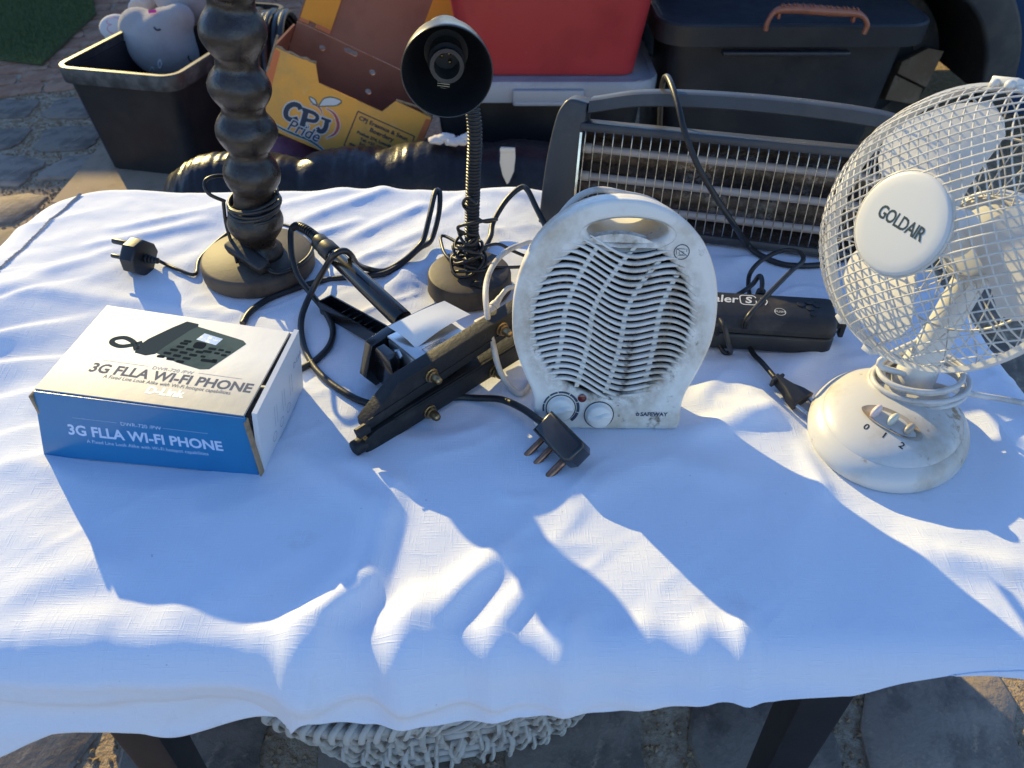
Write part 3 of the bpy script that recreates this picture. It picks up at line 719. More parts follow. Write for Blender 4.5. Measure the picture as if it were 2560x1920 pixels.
neck = [at_y(1181, 600, .787), at_y(1181, 520, .787), at_y(1184, 430, .786), at_y(1187, 360, .787), at_y(1185, 300, .792), at_y(1174, 240, .801), at_y(1152, 160, .815), at_y(1125, 100, .828)]
neck[0] = gc+Vector((.002, .002, .027))
NP = spline(neck, 40); bm = B(); acc = 0; nexti = 0
add_tube(bm, NP, .0068, seg=14, raw=True)
for i in range(1, len(NP)):                               # the wound ribs of the flexible neck
    acc += (NP[i]-NP[i-1]).length
    if acc >= nexti:
        t = (NP[i]-NP[i-1]).normalized(); add_lathe(bm, [(.0064, -.0016), (.0082, -.0008), (.0085, 0), (.0082, .0008), (.0064, .0016)], Matrix.Translation(NP[i]) @ t.to_track_quat('Z', 'Y').to_matrix().to_4x4(), 16); nexti = acc+.0034
obj('flexible_neck', bm, M_black, gl, smooth=50)
oc = at_y(1118, 183, .745); vdir = (Vector((0, 0, CAM_Z))-oc).normalized()
sh_up = Vector((0, 0, 1)); tv = (vdir-Vector((0, 0, .34))).normalized()   # the opening looks at the viewer, a little lower
axs = -tv
Ms = Matrix.Translation(oc) @ axs.to_track_quat('Z', 'Y').to_matrix().to_4x4()
bm = B()
outer = [(.0432, 0), (.0437, .0012), (.0432, .006), (.0415, .022), (.0385, .038), (.0330, .050), (.0262, .057), (.0235, .060), (.0232, .098), (.0215, .103), (.012, .106), (0, .1065)]
inner = [(0, .058), (.022, .057), (.030, .049), (.0365, .037), (.040, .022), (.0422, .004), (.0424, .0003), (.0432, 0)]
add_lathe(bm, outer, Ms, 56); obj('shade', bm, mat('worn_black_enamel', (.05, .046, .042), .36, spec=.5, col2=(.30, .26, .21), scale=12, lo=.5, hi=.74, rvar=.1, bump=.06, bscale=80), gl)
bm = B(); add_lathe(bm, inner, Ms, 56); obj('shade_lining', bm, mat('dark_enamel', (.014, .015, .017), .4, col2=(.022, .022, .022), scale=20), gl)
bm = B(); add_lathe(bm, [(.0125, .050), (.0125, .018), (.0165, .0175), (.0165, .0225), (.0150, .026), (.0185, .030), (.0185, .036), (.0165, .040), (.0165, .057)], Ms, 36)
add_lathe(bm, [(0, .046), (.0125, .046)], Ms, 24); so = obj('bulb_socket', bm, mat('grey_bakelite', (.035, .034, .035), .45, col2=(.02, .02, .02), scale=30), gl)
bm = B()
for a in (0.5, 2.2, 4.0): add_box(bm, (.005*math.cos(a), .005*math.sin(a), .042), (.003, .003, .007), Ms, bevel=.0008)
objs('contact', bm, M_brass, so)
bm = B(); yb = Ms.inverted().to_3x3() @ Vector((0, 0, 1)); ang0 = math.atan2(yb.y, yb.x)
for k in range(6):                                        # the light slots at the back of the lining
    for j in range(2):
        pass
    t0 = ang0+math.pi+.15; d = .0265+k*.0018
    Mk = Ms @ Matrix.Rotation(t0, 4, 'Z')
    add_box(bm, (d, 0, .0495-(k*.0012)), (.0007, .0125, .0006), Mk @ Matrix.Translation((0, 0, 0)))
objs('vent_slot', bm, mat('lit_slot', (.75, .58, .36), .5), gl)
bm = B(); random.seed(11); cp = []
for k in range(8*10):                                     # tangled cable at the foot of the neck
    a = 2*math.pi*k/10+.3; t = k/80
    rr = .0115+.0135*(1-t)**1.1*(.7+.3*random.random())+.0022*math.sin(k*.9)
    cp.append(gc+Vector((math.cos(a)*rr, math.sin(a)*rr, .031+.045*t**1.3+.006*math.sin(a*1.4+k*.15))))
add_tube(bm, cp, .0019, res=4)
tl = cp[-1]
add_tube(bm, [cp[-1], tl+Vector((-.018, -.008, .008)), tl+Vector((-.022, -.012, .018)), tl+Vector((-.006, -.018, .026)), tl+Vector((.016, -.010, .026)), tl+Vector((.020, .004, .018)), tl+Vector((.004, .012, .012)), tl+Vector((-.016, .006, .034)), tl+Vector((-.010, -.004, .05)), tl+Vector((.0, -.01, .046))], .0019)
add_tube(bm, [cp[0], at_z(1112, 590, TOP+.03), at_z(1106, 618, TOP+.031), at_z(1125, 648, TOP+.031), at_z(1175, 664, TOP+.030), at_z(1235, 668, TOP+.030), at_z(1290, 668, TOP+.020), onc(1330, 668, .003)], .0021)
add_tube(bm, [cp[2], at_z(1240, 610, TOP+.03), onc(1280, 632, .012), onc(1320, 649, .003), onc(1350, 655, .003)], .0021)
obj('cord', bm, M_cord, gl, smooth=60)

# ------------------------------------------------------------------ hand crimp sealer
e_ = Vector((.742, .670, 0)); n_ = Vector((.670, -.742, 0)); zz_ = Vector((0, 0, 1)); o_ = Vector((-.1416, .512, TOP+.002))
cs = thing('crimp_sealer', 'black hand crimp sealer with brass capped bolts lying among the cables', 'sealer', o_)
MJ = frame(o_, e_, zz_, n_)                               # local x along the jaws, y up, z towards the viewer
M_jaw = mat('cast_iron_paint', (.016, .016, .017), .55, spec=.3, col2=(.036, .033, .03), scale=40, lo=.5, hi=.75, col3=(.14, .11, .08), scale3=28, lo3=.70, hi3=.8, bump=.35, bscale=260)
M_gloss = mat('black_gloss_paint', (.010, .010, .011), .22, col2=(.03, .028, .026), scale=30, lo=.55, hi=.75, coat=.3)
def loc(s, y, n=0): return MJ @ Vector((s, y, n))
def bolt(s, y, n, parent):
    bm = B(); Mb = MJ @ Matrix.Translation((s, y, n))
    add_lathe(bm, [(0, 0), (.0075, 0), (.0075, .0015), (.0062, .002), (.0062, .0045), (.0045, .005), (.0046, .010), (.0036, .0135), (.0018, .0150), (0, .0152)], Mb, 12); obj('cap_bolt', bm, M_brass, parent, smooth=25)
bm = B(); add_plate(bm, [(0, .003), (.006, 0), (.205, .010), (.205, .034), (.014, .023), (0, .018)], thick=.017, M=MJ, bevel=.001)
for k in range(3): add_box(bm, (.115, .0272+.0005*k, .0086), (.16, .0006, .001), M=MJ @ Matrix.Translation((0, -.0035*k, 0)) @ Matrix.Rotation(.05, 4, 'Z'))
lj = obj('lower_jaw', bm, M_jaw, cs)
bm = B(); add_plate(bm, [(.006, .024), (.202, .048), (.202, .074), (.046, .060), (.010, .036), (.006, .032)], thick=.016, M=MJ @ Matrix.Translation((0, 0, -.003)), bevel=.001)
add_box(bm, (.105, .0405, .0053), (.185, .0010, .001), M=MJ @ Matrix.Rotation(.10, 4, 'Z') @ Matrix.Translation((0, -.0045, 0)))
add_cyl(bm, (.008, .027, .003), (-.004, .026, .003), .0055, seg=10, M=MJ); add_cyl(bm, (.003, .010, .002), (-.010, .0095, .002), .0078, seg=10, M=MJ, bevel=.001)
for k in range(5): add_cyl(bm, (-.004-.0012*k, .0135, -.003+k*.002), (.010, .0155, -.003+k*.002), .0012, seg=6, M=MJ)
uj = obj('upper_jaw', bm, M_jaw, cs)
bolt(.082, .050, .005, uj); bolt(.172, .060, .005, uj); bolt(.074, .010, .0085, lj); bolt(.158, .015, .0085, lj)
bm = B(); add_box(bm, (0, 0, 0), (.062, .003, .052), bevel=.001, M=MJ @ Matrix.Translation((.110, .0585, -.036))); add_box(bm, (0, 0, 0), (.062, .040, .050), bevel=.002, M=MJ @ Matrix.Translation((.110, .036, -.0365)))
hs_ = obj('heater_housing', bm, mat('bright_sheet', (.62, .62, .61), .28, 0.85, col2=(.5, .49, .47), scale=20), cs)
Mw = MJ @ Matrix.Translation((.110, .0603, -.036)) @ Matrix.Rotation(-math.pi/2, 4, 'X')
bm = B()                                                  # warning triangle and rating plate
tri = [(0, .007), (-.0075, -.005), (.0075, -.005)]
for i in range(3): add_ribbon(bm, [(tri[i][0]+.022, tri[i][1]+.004), (tri[(i+1) % 3][0]+.022, tri[(i+1) % 3][1]+.004)], lambda t: .0009, Mw, res=2)
add_ribbon(bm, [(.0235, .0075), (.0205, .0035), (.0225, .0035), (.0205, .0)], lambda t: .0011, Mw, res=2)
for a, b, c_, d in ((-.018, -.021, .008, -.015),):
    for (p0, p1) in (((a, b), (c_, b)), ((c_, b), (c_, d)), ((c_, d), (a, d)), ((a, d), (a, b))): add_ribbon(bm, [p0, p1], lambda t: .0004, Mw, res=2)
add_text(bm, 'WARNING', .0045, Mw @ Matrix.Translation((-.005, -.018, 0)), sx=.8)
obj('warning_print', bm, M_ink, hs_, smooth=0)
# paper tag lying curled over the housing
bm = B(); P0, P1, P2, P3 = at_z(971, 822, TOP+.067), at_z(1039, 866, TOP+.064), at_z(1176, 786, TOP+.066), at_z(1111, 752, TOP+.072)
g = []
for j in range(9):
    row = []
    for i in range(13):
        u, v = i/12, j/8; p = (P0*(1-v)+P1*v)*(1-u)+(P3*(1-v)+P2*v)*u
        p.z += .005*math.sin(u*math.pi)*(.5+.5*v)+.003*(1-u)**3-.012*max(0, v-.55)**1.5*(1-u)*1.5; row.append(bm.verts.new(p))
    g.append(row)
fs = [bm.faces.new((g[j][i], g[j][i+1], g[j+1][i+1], g[j+1][i])) for j in range(8) for i in range(12)]
ex = bmesh.ops.extrude_face_region(bm, geom=fs)
for v in ex['geom']:
    if isinstance(v, bmesh.types.BMVert): v.co.z -= .0004
obj('paper_tag', bm, mat('white_paper', (.78, .77, .74), .7, col2=(.7, .68, .63), scale=15), cs)
bm = B()                                                  # black bracket behind and left of the housing
add_plate(bm, [(.050, .020), (.062, .055), (.090, .060), (.150, .060), (.160, .045), (.150, .012), (.060, .004)], thick=.012, M=MJ @ Matrix.Translation((0, 0, -.070)), bevel=.001)
add_plate(bm, [(-.064, .010), (-.064, .048), (-.058, .056), (-.040, .056), (-.034, .048), (-.032, .030), (-.012, .026), (-.010, .012), (-.030, .004)], thick=.010, M=MJ @ Matrix.Translation((.068, 0, 0)) @ Matrix.Rotation(-math.pi/2, 4, 'Y'), bevel=.001)
add_box(bm, (.100, .020, -.030), (.070, .018, .060), M=MJ, bevel=.002)
add_cyl(bm, (.060, .010, -.030), (.040, .008, -.034), .0075, seg=16, M=MJ, bevel=.002); add_box(bm, (.058, .012, -.018), (.026, .014, .016), M=MJ, bevel=.004)
add_cyl(bm, (.070, .020, -.010), (.085, .026, -.004), .004, seg=12, M=MJ)
obj('bracket', bm, M_gloss, cs)
bm = B(); q = at_z(1002, 884, TOP+.046); Mb = frame(q, Vector((0, 0, 1)), Vector((.75, -.66, 0)), Vector((-.66, -.75, 0)))
Mb = Matrix.Translation(q) @ Vector((-.1, -.85, .55)).to_track_quat('Z', 'Y').to_matrix().to_4x4()
add_lathe(bm, [(0, -.012), (.0095, -.012), (.0098, 0), (.0098, .0025), (.0072, .003), (.0072, .0055), (.0056, .006), (.0054, .011), (.004, .0118), (0, .0118)], Mb, 6*3); obj('pivot_screw', bm, M_steel, cs, smooth=25)
t0, t1 = at_z(800, 606, TOP+.068), at_z(992, 786, TOP+.050)
td = (t1-t0).normalized()
bm = B(); add_cyl(bm, t0+td*.018, t1+td*.012, .0092, .0112, seg=24, bevel=.001); obj('tube_handle', bm, M_gloss, cs)
bm = B(); add_cyl(bm, t0+td*.010, t0+td*.030, .0112, seg=20, bevel=.0025); add_cyl(bm, t0-td*.004, t0+td*.012, .0100, seg=20, bevel=.0018)
for k in range(7):
    p = [t0-td*.004, t0-td*.012+Vector((0, 0, .002)), at_z(762, 572, TOP+.075), at_z(742, 565, TOP+.073), at_z(731, 570, TOP+.068)]
sp_ = spline(p, 10)
for i in range(0, len(sp_)-1, 2): tt = (sp_[i+1]-sp_[i]).normalized(); add_lathe(bm, [(.004, -.0012), (.0066-.0022*i/len(sp_), -.0008), (.0066-.0022*i/len(sp_), .0008), (.004, .0012)], Matrix.Translation(sp_[i]) @ tt.to_track_quat('Z', 'Y').to_matrix().to_4x4(), 14)
add_tube(bm, sp_, .0042, raw=True); obj('cable_gland', bm, M_black, cs)
c0, c1 = at_z(816, 757, TOP+.016), at_z(972, 845, TOP+.022); cdv = (c1-c0); cl_ = cdv.length; cx = cdv.normalized(); cy_ = Vector((0, 0, 1)).cross(cx).normalized(); cz_ = cx.cross(cy_)
MC = frame(c0, cx, cy_, cz_); bm = B()
add_box(bm, (cl_/2, 0, -.011), (cl_, .019, .002), MC); add_box(bm, (cl_/2, .0088, -.003), (cl_, .0016, .018), MC); add_box(bm, (cl_/2, -.0088, -.003), (cl_, .0016, .018), MC); add_box(bm, (-.001, 0, -.003), (.002, .0192, .018), MC)
for k in range(3): add_box(bm, (.028+k*.02, .004, -.005), (.0015, .007, .006), MC)
obj('channel_handle', bm, M_gloss, cs)
bm = B(); add_cyl(bm, (-.0025, .002, -.001), (-.0017, .002, -.001), .0045, seg=14, M=MC); obj('end_hole', bm, M_white, cs)
bm = B()
add_tube(bm, [at_z(731, 570, TOP+.068), at_z(727, 586, TOP+.062), at_z(730, 640, TOP+.045), at_z(745, 690, TOP+.028), *cordpts([(781, 745, .008), (812, 785, .002), (833, 828), (826, 866), (799, 898), (772, 916), (745, 930)], .0036)], .0036)
add_tube(bm, [onc(1362, 1066, .022), onc(1346, 1056, .018), *cordpts([(1305, 1026, .012), (1251, 1003, .006), (1188, 996), (1138, 994), (1060, 1003), (962, 1012), (916, 1011), (871, 995), (817, 955), (781, 913), (758, 860), (756, 803, .004), (781, 739, .016)], .0036),
              at_z(808, 678, TOP+.050), at_z(832, 641, TOP+.078), at_z(857, 627, TOP+.082), at_z(876, 636, TOP+.074), at_z(892, 660, TOP+.046), *cordpts([(918, 682, .010), (962, 688, .002), (1007, 670, .002), (1036, 645, .004)], .0036)], .0036)
add_tube(bm, [onc(1036, 645, .0076), at_z(1058, 600, TOP+.022), at_z(1074, 540, TOP+.042), at_z(1086, 487, TOP+.056), at_z(1094, 476, TOP+.057), at_z(1100, 488, TOP+.054), at_z(1096, 540, TOP+.036), at_z(1078, 600, TOP+.014), *cordpts([(1050, 634, .004), (1007, 675), (960, 699), (894, 701), (803, 705), (736, 723), (668, 750), (627, 787), (608, 815)], .0036)], .0036)
obj('cord', bm, M_cord, cs, smooth=60)
pc = at_z(1406, 1098, TOP+.022); px_ = (at_z(1345, 1140, TOP+.004)-at_z(1392, 1092, TOP+.018)).normalized()
py2 = (at_z(1425, 1140, TOP+.018)-at_z(1350, 1080, TOP+.018)).normalized(); pz2 = px_.cross(py2).normalized(); py2 = pz2.cross(px_)
Mp = frame(pc, px_, py2, pz2)
bm = B(); out = [(-.0245, -.012), (-.0245, .0135), (.0225, .0135), (.027, .008), (.027, -.008), (.0225, -.012)]
add_plate(bm, [(y*1.0, x) for x, y in [(a, b) for b, a in [(p[0], p[1]) for p in out]]], thick=.024, M=frame(pc, py2, px_, -pz2), bevel=.004)
pg = obj('plug', bm, mat('black_bakelite', (.009, .010, .012), .25, col2=(.02, .02, .022), scale=30, coat=.3, bump=.05, bscale=100), cs)
for yy, l, r in ((-.0165, .024, .0031), (-.003, .025, .0031), (.0160, .034, .0039)):
    bm = B(); add_cyl(bm, (.0125, yy, -.002), (.0125+l, yy, -.002), r, seg=14, M=Mp, bevel=.0016); obj('pin', bm, M_copper, pg)
# ------------------------------------------------------------------ white fan heater
M_hw = mat('soiled_white_plastic', (.80, .755, .67), .42, spec=.5, col2=(.50, .40, .28), scale=11, lo=.47, hi=.72, col3=(.17, .115, .07), scale3=30, lo3=.60, hi3=.70, rvar=.1, bump=.05, bscale=120)
M_hg = mat('soiled_grille_plastic', (.78, .74, .66), .45, col2=(.48, .39, .28), scale=16, lo=.42, hi=.66, col3=(.20, .145, .10), scale3=70, lo3=.6, hi3=.72)
ho = Vector((.0920, .5395, TOP+.002)); hth = thing('fan_heater', 'grubby white upright fan heater with wavy grille slats and two knobs', 'fan heater', ho)
tl_ = math.radians(15)
U_ = Vector((.012, math.sin(tl_), math.cos(tl_))).normalized(); X_ = Vector((1, 0, 0)); X_ = (X_-U_*X_.dot(U_)).normalized(); N_ = X_.cross(U_)
MH = frame(ho, X_, U_, N_)
half = [(.0, .0675), (.004, .0705), (.016, .0708), (.03, .0712), (.042, .0742), (.055, .0797), (.075, .0870), (.095, .0920), (.115, .0932), (.135, .0920), (.155, .0880), (.172, .0815), (.187, .0730), (.200, .0615), (.210, .0485), (.2175, .034), (.2225, .018), (.224, 0)]
hp = spline([(b, a, 0) for a, b in half], 3)
def outline(k=1.0, ky=1.0, dy=0.0, asym=.002):
    r = [(p.x*k, p.y*ky+dy) for p in hp]; l = [(-p.x*k, p.y*ky+dy) for p in hp[:-1]][::-1]
    return r+l
NH = len(outline())
gcx, gcy, grx, gry = -.002, .113, .0705, .0765
hole_g = ellipse(gcx, gcy, grx, gry, 56); hole_h = ellipse(.006, .1965, .0355, .0105, 32)
bm = B(); add_plate(bm, outline(), [hole_g, hole_h], thick=.012, M=MH @ Matrix.Translation((0, 0, -.006)), bevel=.0045, bres=4)
face = obj('front_face', bm, None, hth, smooth=40)
M_face = M_hw.copy(); M_face.name = 'grimy_front_plastic'; nf_ = M_face.node_tree; F0 = nf_.nodes; fl = nf_.links
def fnode(t, **k):
    n = F0.new(t)
    for a_, b_ in k.items(): setattr(n, a_, b_)
    return n
tcf = fnode('ShaderNodeTexCoord'); mpf = fnode('ShaderNodeMapping'); ln_ = fnode('ShaderNodeVectorMath', operation='LENGTH')
mpf.inputs['Location'].default_value = (.03, 0, -gcy*.966/(gry*.966)); mpf.inputs['Scale'].default_value = (1/grx, 0, 1/(gry*.966))
fl.new(tcf.outputs['Object'], mpf.inputs[0]); fl.new(mpf.outputs[0], ln_.inputs[0])
mrf = fnode('ShaderNodeMapRange'); fl.new(ln_.outputs['Value'], mrf.inputs[0]); mrf.inputs[1].default_value = 1.28; mrf.inputs[2].default_value = .98
nzf = fnode('ShaderNodeTexNoise'); nzf.inputs['Scale'].default_value = 70; nzf.inputs['Detail'].default_value = 6; nzf.inputs['Roughness'].default_value = .7; fl.new(tcf.outputs['Object'], nzf.inputs['Vector'])
nr_ = fnode('ShaderNodeMapRange'); fl.new(nzf.outputs[0], nr_.inputs[0]); nr_.inputs[1].default_value = .38; nr_.inputs[2].default_value = .66
mm_ = fnode('ShaderNodeMath', operation='MULTIPLY'); fl.new(mrf.outputs[0], mm_.inputs[0]); fl.new(nr_.outputs[0], mm_.inputs[1])
mf_ = fnode('ShaderNodeMixRGB'); pf_ = F0['Principled BSDF']; fl.new(mm_.outputs[0], mf_.inputs[0]); fl.new(pf_.inputs['Base Color'].links[0].from_socket, mf_.inputs[1]); mf_.inputs[2].default_value = (.24, .17, .105, 1); fl.new(mf_.outputs[0], pf_.inputs['Base Color'])
face.data.materials.clear(); face.data.materials.append(M_face)
def loop_ring(bm, k, ky, dy, n): return [bm.verts.new(MH @ Vector((x, y, n))) for x, y in outline(k, ky, dy)]
bm = B(); rings = [loop_ring(bm, .985, .992, .001, -.010), loop_ring(bm, 1.0, 1.0, .0, -.013), loop_ring(bm, .985, .994, .0005, -.026), loop_ring(bm, .89, .955, .003, -.046), loop_ring(bm, .76, .91, .008, -.064), loop_ring(bm, .70, .88, .010, -.068)]
for a, b in zip(rings, rings[1:]):
    for i in range(NH-1): bm.faces.new((a[i], a[i+1], b[i+1], b[i]))
    bm.faces.new((a[-1], a[0], b[0], b[-1]))
obj('side_shell', bm, M_hw, hth, smooth=60)
bm = B(); add_plate(bm, [(x, y) for x, y in outline(.70, .88, .010)], [ellipse(.006, .2020, .0330, .0092, 32)], thick=.003, M=MH @ Matrix.Translation((0, 0, -.068))); obj('back_cover', bm, M_hw, hth)
bm = B(); segs = 32                                       # the tunnel of the hand hole, dished at the front
rg = []
for k, n, dy in ((1.18, .0004, 0), (1.10, -.003, 0), (1.0, -.010, -.0005), (.98, -.030, .0015), (.92, -.069, .0065)):
    rg.append([bm.verts.new(MH @ Vector((x, y+dy, n))) for x, y in ellipse(.006, .1965-(.0035 if k > 1.05 else 0)*1, .0355*k, .0105*(k if k < 1.05 else k*1.25), segs)])
for a, b in zip(rg, rg[1:]):
    for i in range(segs): bm.faces.new((a[i], a[(i+1) % segs], b[(i+1) % segs], b[i]))
obj('hand_hole', bm, M_hw, hth, smooth=60)
# the cavity behind the grille
M_dark = mat('dark_cavity', (.018, .017, .017), .6, col2=(.04, .03, .025), scale=20)
M_mica = mat('brown_mica', (.30, .17, .08), .5, col2=(.16, .09, .05), scale=30)
bm = B(); add_lathe(bm, [(.0690, -.011), (.068, -.045), (.050, -.052), (0, -.053)], MH @ Matrix.Translation((gcx, gcy, 0)), 40, sy=1.085); obj('air_duct', bm, M_dark, hth)
bm = B()
for k in range(3):
    a0 = .4+k*2.1; Mk = MH @ Matrix.Translation((gcx, gcy, -.026)) @ Matrix.Rotation(a0, 4, 'Z')
    add_box(bm, (.036, 0, 0), (.062, .0015, .018), Mk)
add_lathe(bm, [(.056, -.006), (.058, -.006), (.058, .006), (.056, .006), (.056, -.006)], MH @ Matrix.Translation((gcx, gcy, -.024)), 40); obj('mica_frame', bm, M_mica, hth)
bm = B(); add_cyl(bm, (gcx, gcy, -.05), (gcx, gcy, -.034), .016, seg=24, M=MH, bevel=.002)
for k in range(5): add_plate(bm, [(.012, -.006), (.050, -.014), (.052, .012), (.014, .006)], thick=.001, M=MH @ Matrix.Translation((gcx, gcy, -.044)) @ Matrix.Rotation(k*1.2566, 4, 'Z') @ Matrix.Rotation(.4, 4, 'X'))
obj('impeller', bm, M_black, hth)
bm = B()
for rr in (.034, .049):
    pts = []; nn = 190 if rr > .04 else 130
    for k in range(nn*4+1):
        a = 2*math.pi*k/(nn*4); q = k % 4; pts.append(MH @ Vector((gcx+(rr+.0028*(q == 1)-.0028*(q == 3))*math.cos(a), gcy+(rr+.0028*(q == 1)-.0028*(q == 3))*math.sin(a), -.020+.0028*(q == 0)-.0028*(q == 2))))
    add_tube(bm, pts, .00028, seg=3, raw=True)
obj('heating_coil', bm, mat('bright_coil', (.6, .45, .3), .3, .9), hth, smooth=60)
def wave(x): return -.20*x-.0068*math.sin(2*math.pi*(x+.016)/.092)
ns = 23
for i in range(ns):
    y0 = .0400+i*.00648; pts = []
    for k in range(61):
        x = -.0795+k*.159/60; y = y0+wave(x)
        r = math.hypot((x-gcx)/grx, (y-gcy)/gry)
        if r < 1.10: pts.append((x, y, r))
    if len(pts) < 6: continue
    bm = B(); prev = None; n = len(pts)
    for k, (x, y, r) in enumerate(pts):
        e = min(1, max(0, (1.10-r)/.13)); hh = .00150*(.25+.75*e); zf = .0012*e+.0002; zb = -.0035 if r < 1 else -.001
        ring = [bm.verts.new(MH @ Vector(c)) for c in ((x, y-hh, zb), (x, y-hh, zf*.5), (x, y-hh*.3, zf), (x, y+hh*.5, zf*.9), (x, y+hh, zf*.2), (x, y+hh, zb))]
        if prev:
            for q in range(6): bm.faces.new((prev[q], prev[(q+1) % 6], ring[(q+1) % 6], ring[q]))
        else: bm.faces.new(ring[::-1])
        prev = ring
    bm.faces.new(prev); obj('grille_slat', bm, M_hg, hth, smooth=50)
for x0, cv in ((-.046, .020), (-.021, .026), (.009, .028), (.040, .020)):
    pts = [(x0+cv*1.5*(abs(t)**1.6)*(1 if t > 0 else -.3), gcy+t*gry*.97) for t in np.linspace(-1, 1, 25)]
    pts = [p for p in pts if math.hypot((p[0]-gcx)/grx, (p[1]-gcy)/gry) < .99]
    bm = B(); prev = None
    for x, y in pts:
        ring = [bm.verts.new(MH @ Vector((x+a, y, b))) for a, b in ((-.0021, -.0062), (-.0021, -.0022), (.0021, -.0022), (.0021, -.0062))]
        if prev:
            for q in range(4): bm.faces.new((prev[q], prev[(q+1) % 4], ring[(q+1) % 4], ring[q]))
        else: bm.faces.new(ring[::-1])
        prev = ring
    bm.faces.new(prev); obj('grille_rib', bm, M_hg, hth, smooth=30)
M_navy = mat('navy_print', (.035, .05, .085), .5)
Mf = MH @ Matrix.Translation((0, 0, .0003))
for kx, ky in ((-.0455, .0235), (-.0085, .0165)):
    bm = B(); Mk = MH @ Matrix.Translation((kx, ky, 0))
    add_lathe(bm, [(.0135, 0), (.0135, .0006), (.0122, .0016), (.0118, .0055), (.0105, .0068), (0, .0072)], Mk, 36)
    g = []
    for i in range(13):                                   # the curved finger grip
        x = -.0112+i*.0224/12; yy = .0022*math.sin(x/.0112*2.6); h = .0095*(1-.25*abs(x/.0112)**3)
        ring = [bm.verts.new(Mk @ Vector((x, yy+a, b))) for a, b in ((-.0042, .005), (-.0022, h*.98), (0, h+.0008), (.0022, h*.98), (.0042, .005))]
        if g:
            for q in range(4): bm.faces.new((g[q], g[q+1], ring[q+1], ring[q]))
        else: bm.faces.new(ring[::-1])
        g = ring
    bm.faces.new(g); kn = obj('knob', bm, M_hw, hth, smooth=50)
    bm = B(); add_lathe(bm, [(.0134, .0002), (.0145, .0002), (.0145, .0006), (.0134, .0006), (.0134, .0002)], Mk, 36); obj('dark_ring', bm, M_dark, kn)  # thin dark ring set round the knob
bm = B()
for a0, a1, wd in ((165, 192, .0016), (132, 162, .0017), (102, 129, .0018), (62, 99, .0020), (24, 59, .0023), (-14, 21, .0027), (-52, -17, .0031)):
    add_ribbon(bm, [(-.0455+.0168*math.cos(math.radians(a)), .0235+.0168*math.sin(math.radians(a))) for a in np.linspace(a0, a1, 6)], lambda t: wd, Mf, res=4)
def ringp(cx, cy, r, w_): add_ribbon(bm, [(cx+r*math.cos(a), cy+r*math.sin(a)) for a in np.linspace(0, 6.283, 24)], lambda t: w_, Mf, res=2)
obj('dial_scale', bm, M_navy, face, smooth=0); bm = B()
ringp(.054, .1785, .0066, .0008)
Ms_ = Mf @ Matrix.Translation((.054, .1785, 0)) @ Matrix.Diagonal((.0053, .0053, .0053, 1))
for p in ([(-.8, -.45), (-.8, .5), (.6, .5)], [(-.4, .1), (-.4, -.2), (-.1, -.5), (.3, -.4)], [(.0, .2), (.2, -.1), (.4, .1)], [(.7, .5), (.9, .5)], [(.7, .3), (.9, .3)], [(.7, .1), (.9, .1)], [(-.55, -.55), (.6, -.55)]): add_ribbon(bm, p, lambda t: .09, Ms_, res=4)
add_ribbon(bm, [(-.9, .6), (.9, -.6)], lambda t: .11, Ms_, res=2)
obj('warning_symbol', bm, M_navy, face, smooth=0); bm = B()
ringp(-.0095, .0365, .0012, .0004); add_text(bm, '\u25B2', .003, Mf @ Matrix.Translation((.001, .0345, 0)))
add_ribbon(bm, [(.0085, .027), (.0102, .0265)], lambda t: .0005, Mf, res=2)
for q in range(2): add_ribbon(bm, [(.0098, .0165-q*.0013), (.0118, .0165-q*.0013)], lambda t: .0005, Mf, res=2)
obj('switch_marks', bm, M_navy, face, smooth=0); bm = B()
add_text(bm, 'SAFEWAY', .0056, Mf @ Matrix.Translation((.0445, .0175, 0)), off=.0002, sx=1.05)
for k in range(5): ringp(.0288+.0013*math.cos(k*1.2566+.3), .0175+.0013*math.sin(k*1.2566+.3), .0004, .0007)
obj('maker_lettering', bm, M_navy, face, smooth=0)
bm = B(); add_lathe(bm, [(.0042, 0), (.0042, .0012), (.0036, .0014), (.0034, .0010), (0, .0016)], MH @ Matrix.Translation((-.0255, .0345, 0)), 20); obj('pilot_light', bm, mat('dark_red_lens', (.13, .012, .015), .15, coat=.4), hth)
M_wcord = mat('soiled_white_cord', (.60, .56, .50), .5, col2=(.34, .27, .19), scale=24, lo=.45, hi=.7)
bm = B()
add_tube(bm, [onc(1420, 700, .03), at_z(1341, 612, TOP+.052), at_z(1300, 613, TOP+.062), at_z(1256, 636, TOP+.070), at_z(1226, 676, TOP+.078), at_z(1214, 725, TOP+.085), at_z(1219, 789, TOP+.074), at_z(1232, 857, TOP+.050), at_z(1247, 920, TOP+.026), onc(1270, 968, .006), onc(1298, 987, .004), onc(1316, 975, .004), onc(1330, 950, .004)], .0031)
a_ = MH @ Vector((.020, .198, -.085))
add_tube(bm, [a_+Vector((.05, .01, -.02)), a_+Vector((.02, .004, .004)), at_y(1560, 485, .640), at_y(1500, 474, .645), at_y(1450, 489, .645), at_y(1410, 527, .640), at_y(1382, 575, .632), at_y(1372, 640, .628), at_y(1372, 720, .628), onc(1390, 760, .004)], .0031)
obj('cord', bm, M_wcord, hth, smooth=60)
bm = B(); p0, p1 = at_z(1232, 770, TOP+.040), at_z(1252, 740, TOP+.046); dd = (p1-p0).normalized()
add_cyl(bm, p0-dd*.012, p0, .0050, .0058, seg=14, bevel=.001); add_cyl(bm, p0, p0+dd*.008, .0062, .0050, seg=14, bevel=.001); add_cyl(bm, p0+dd*.008, p0+dd*.016, .0040, .0032, seg=12)
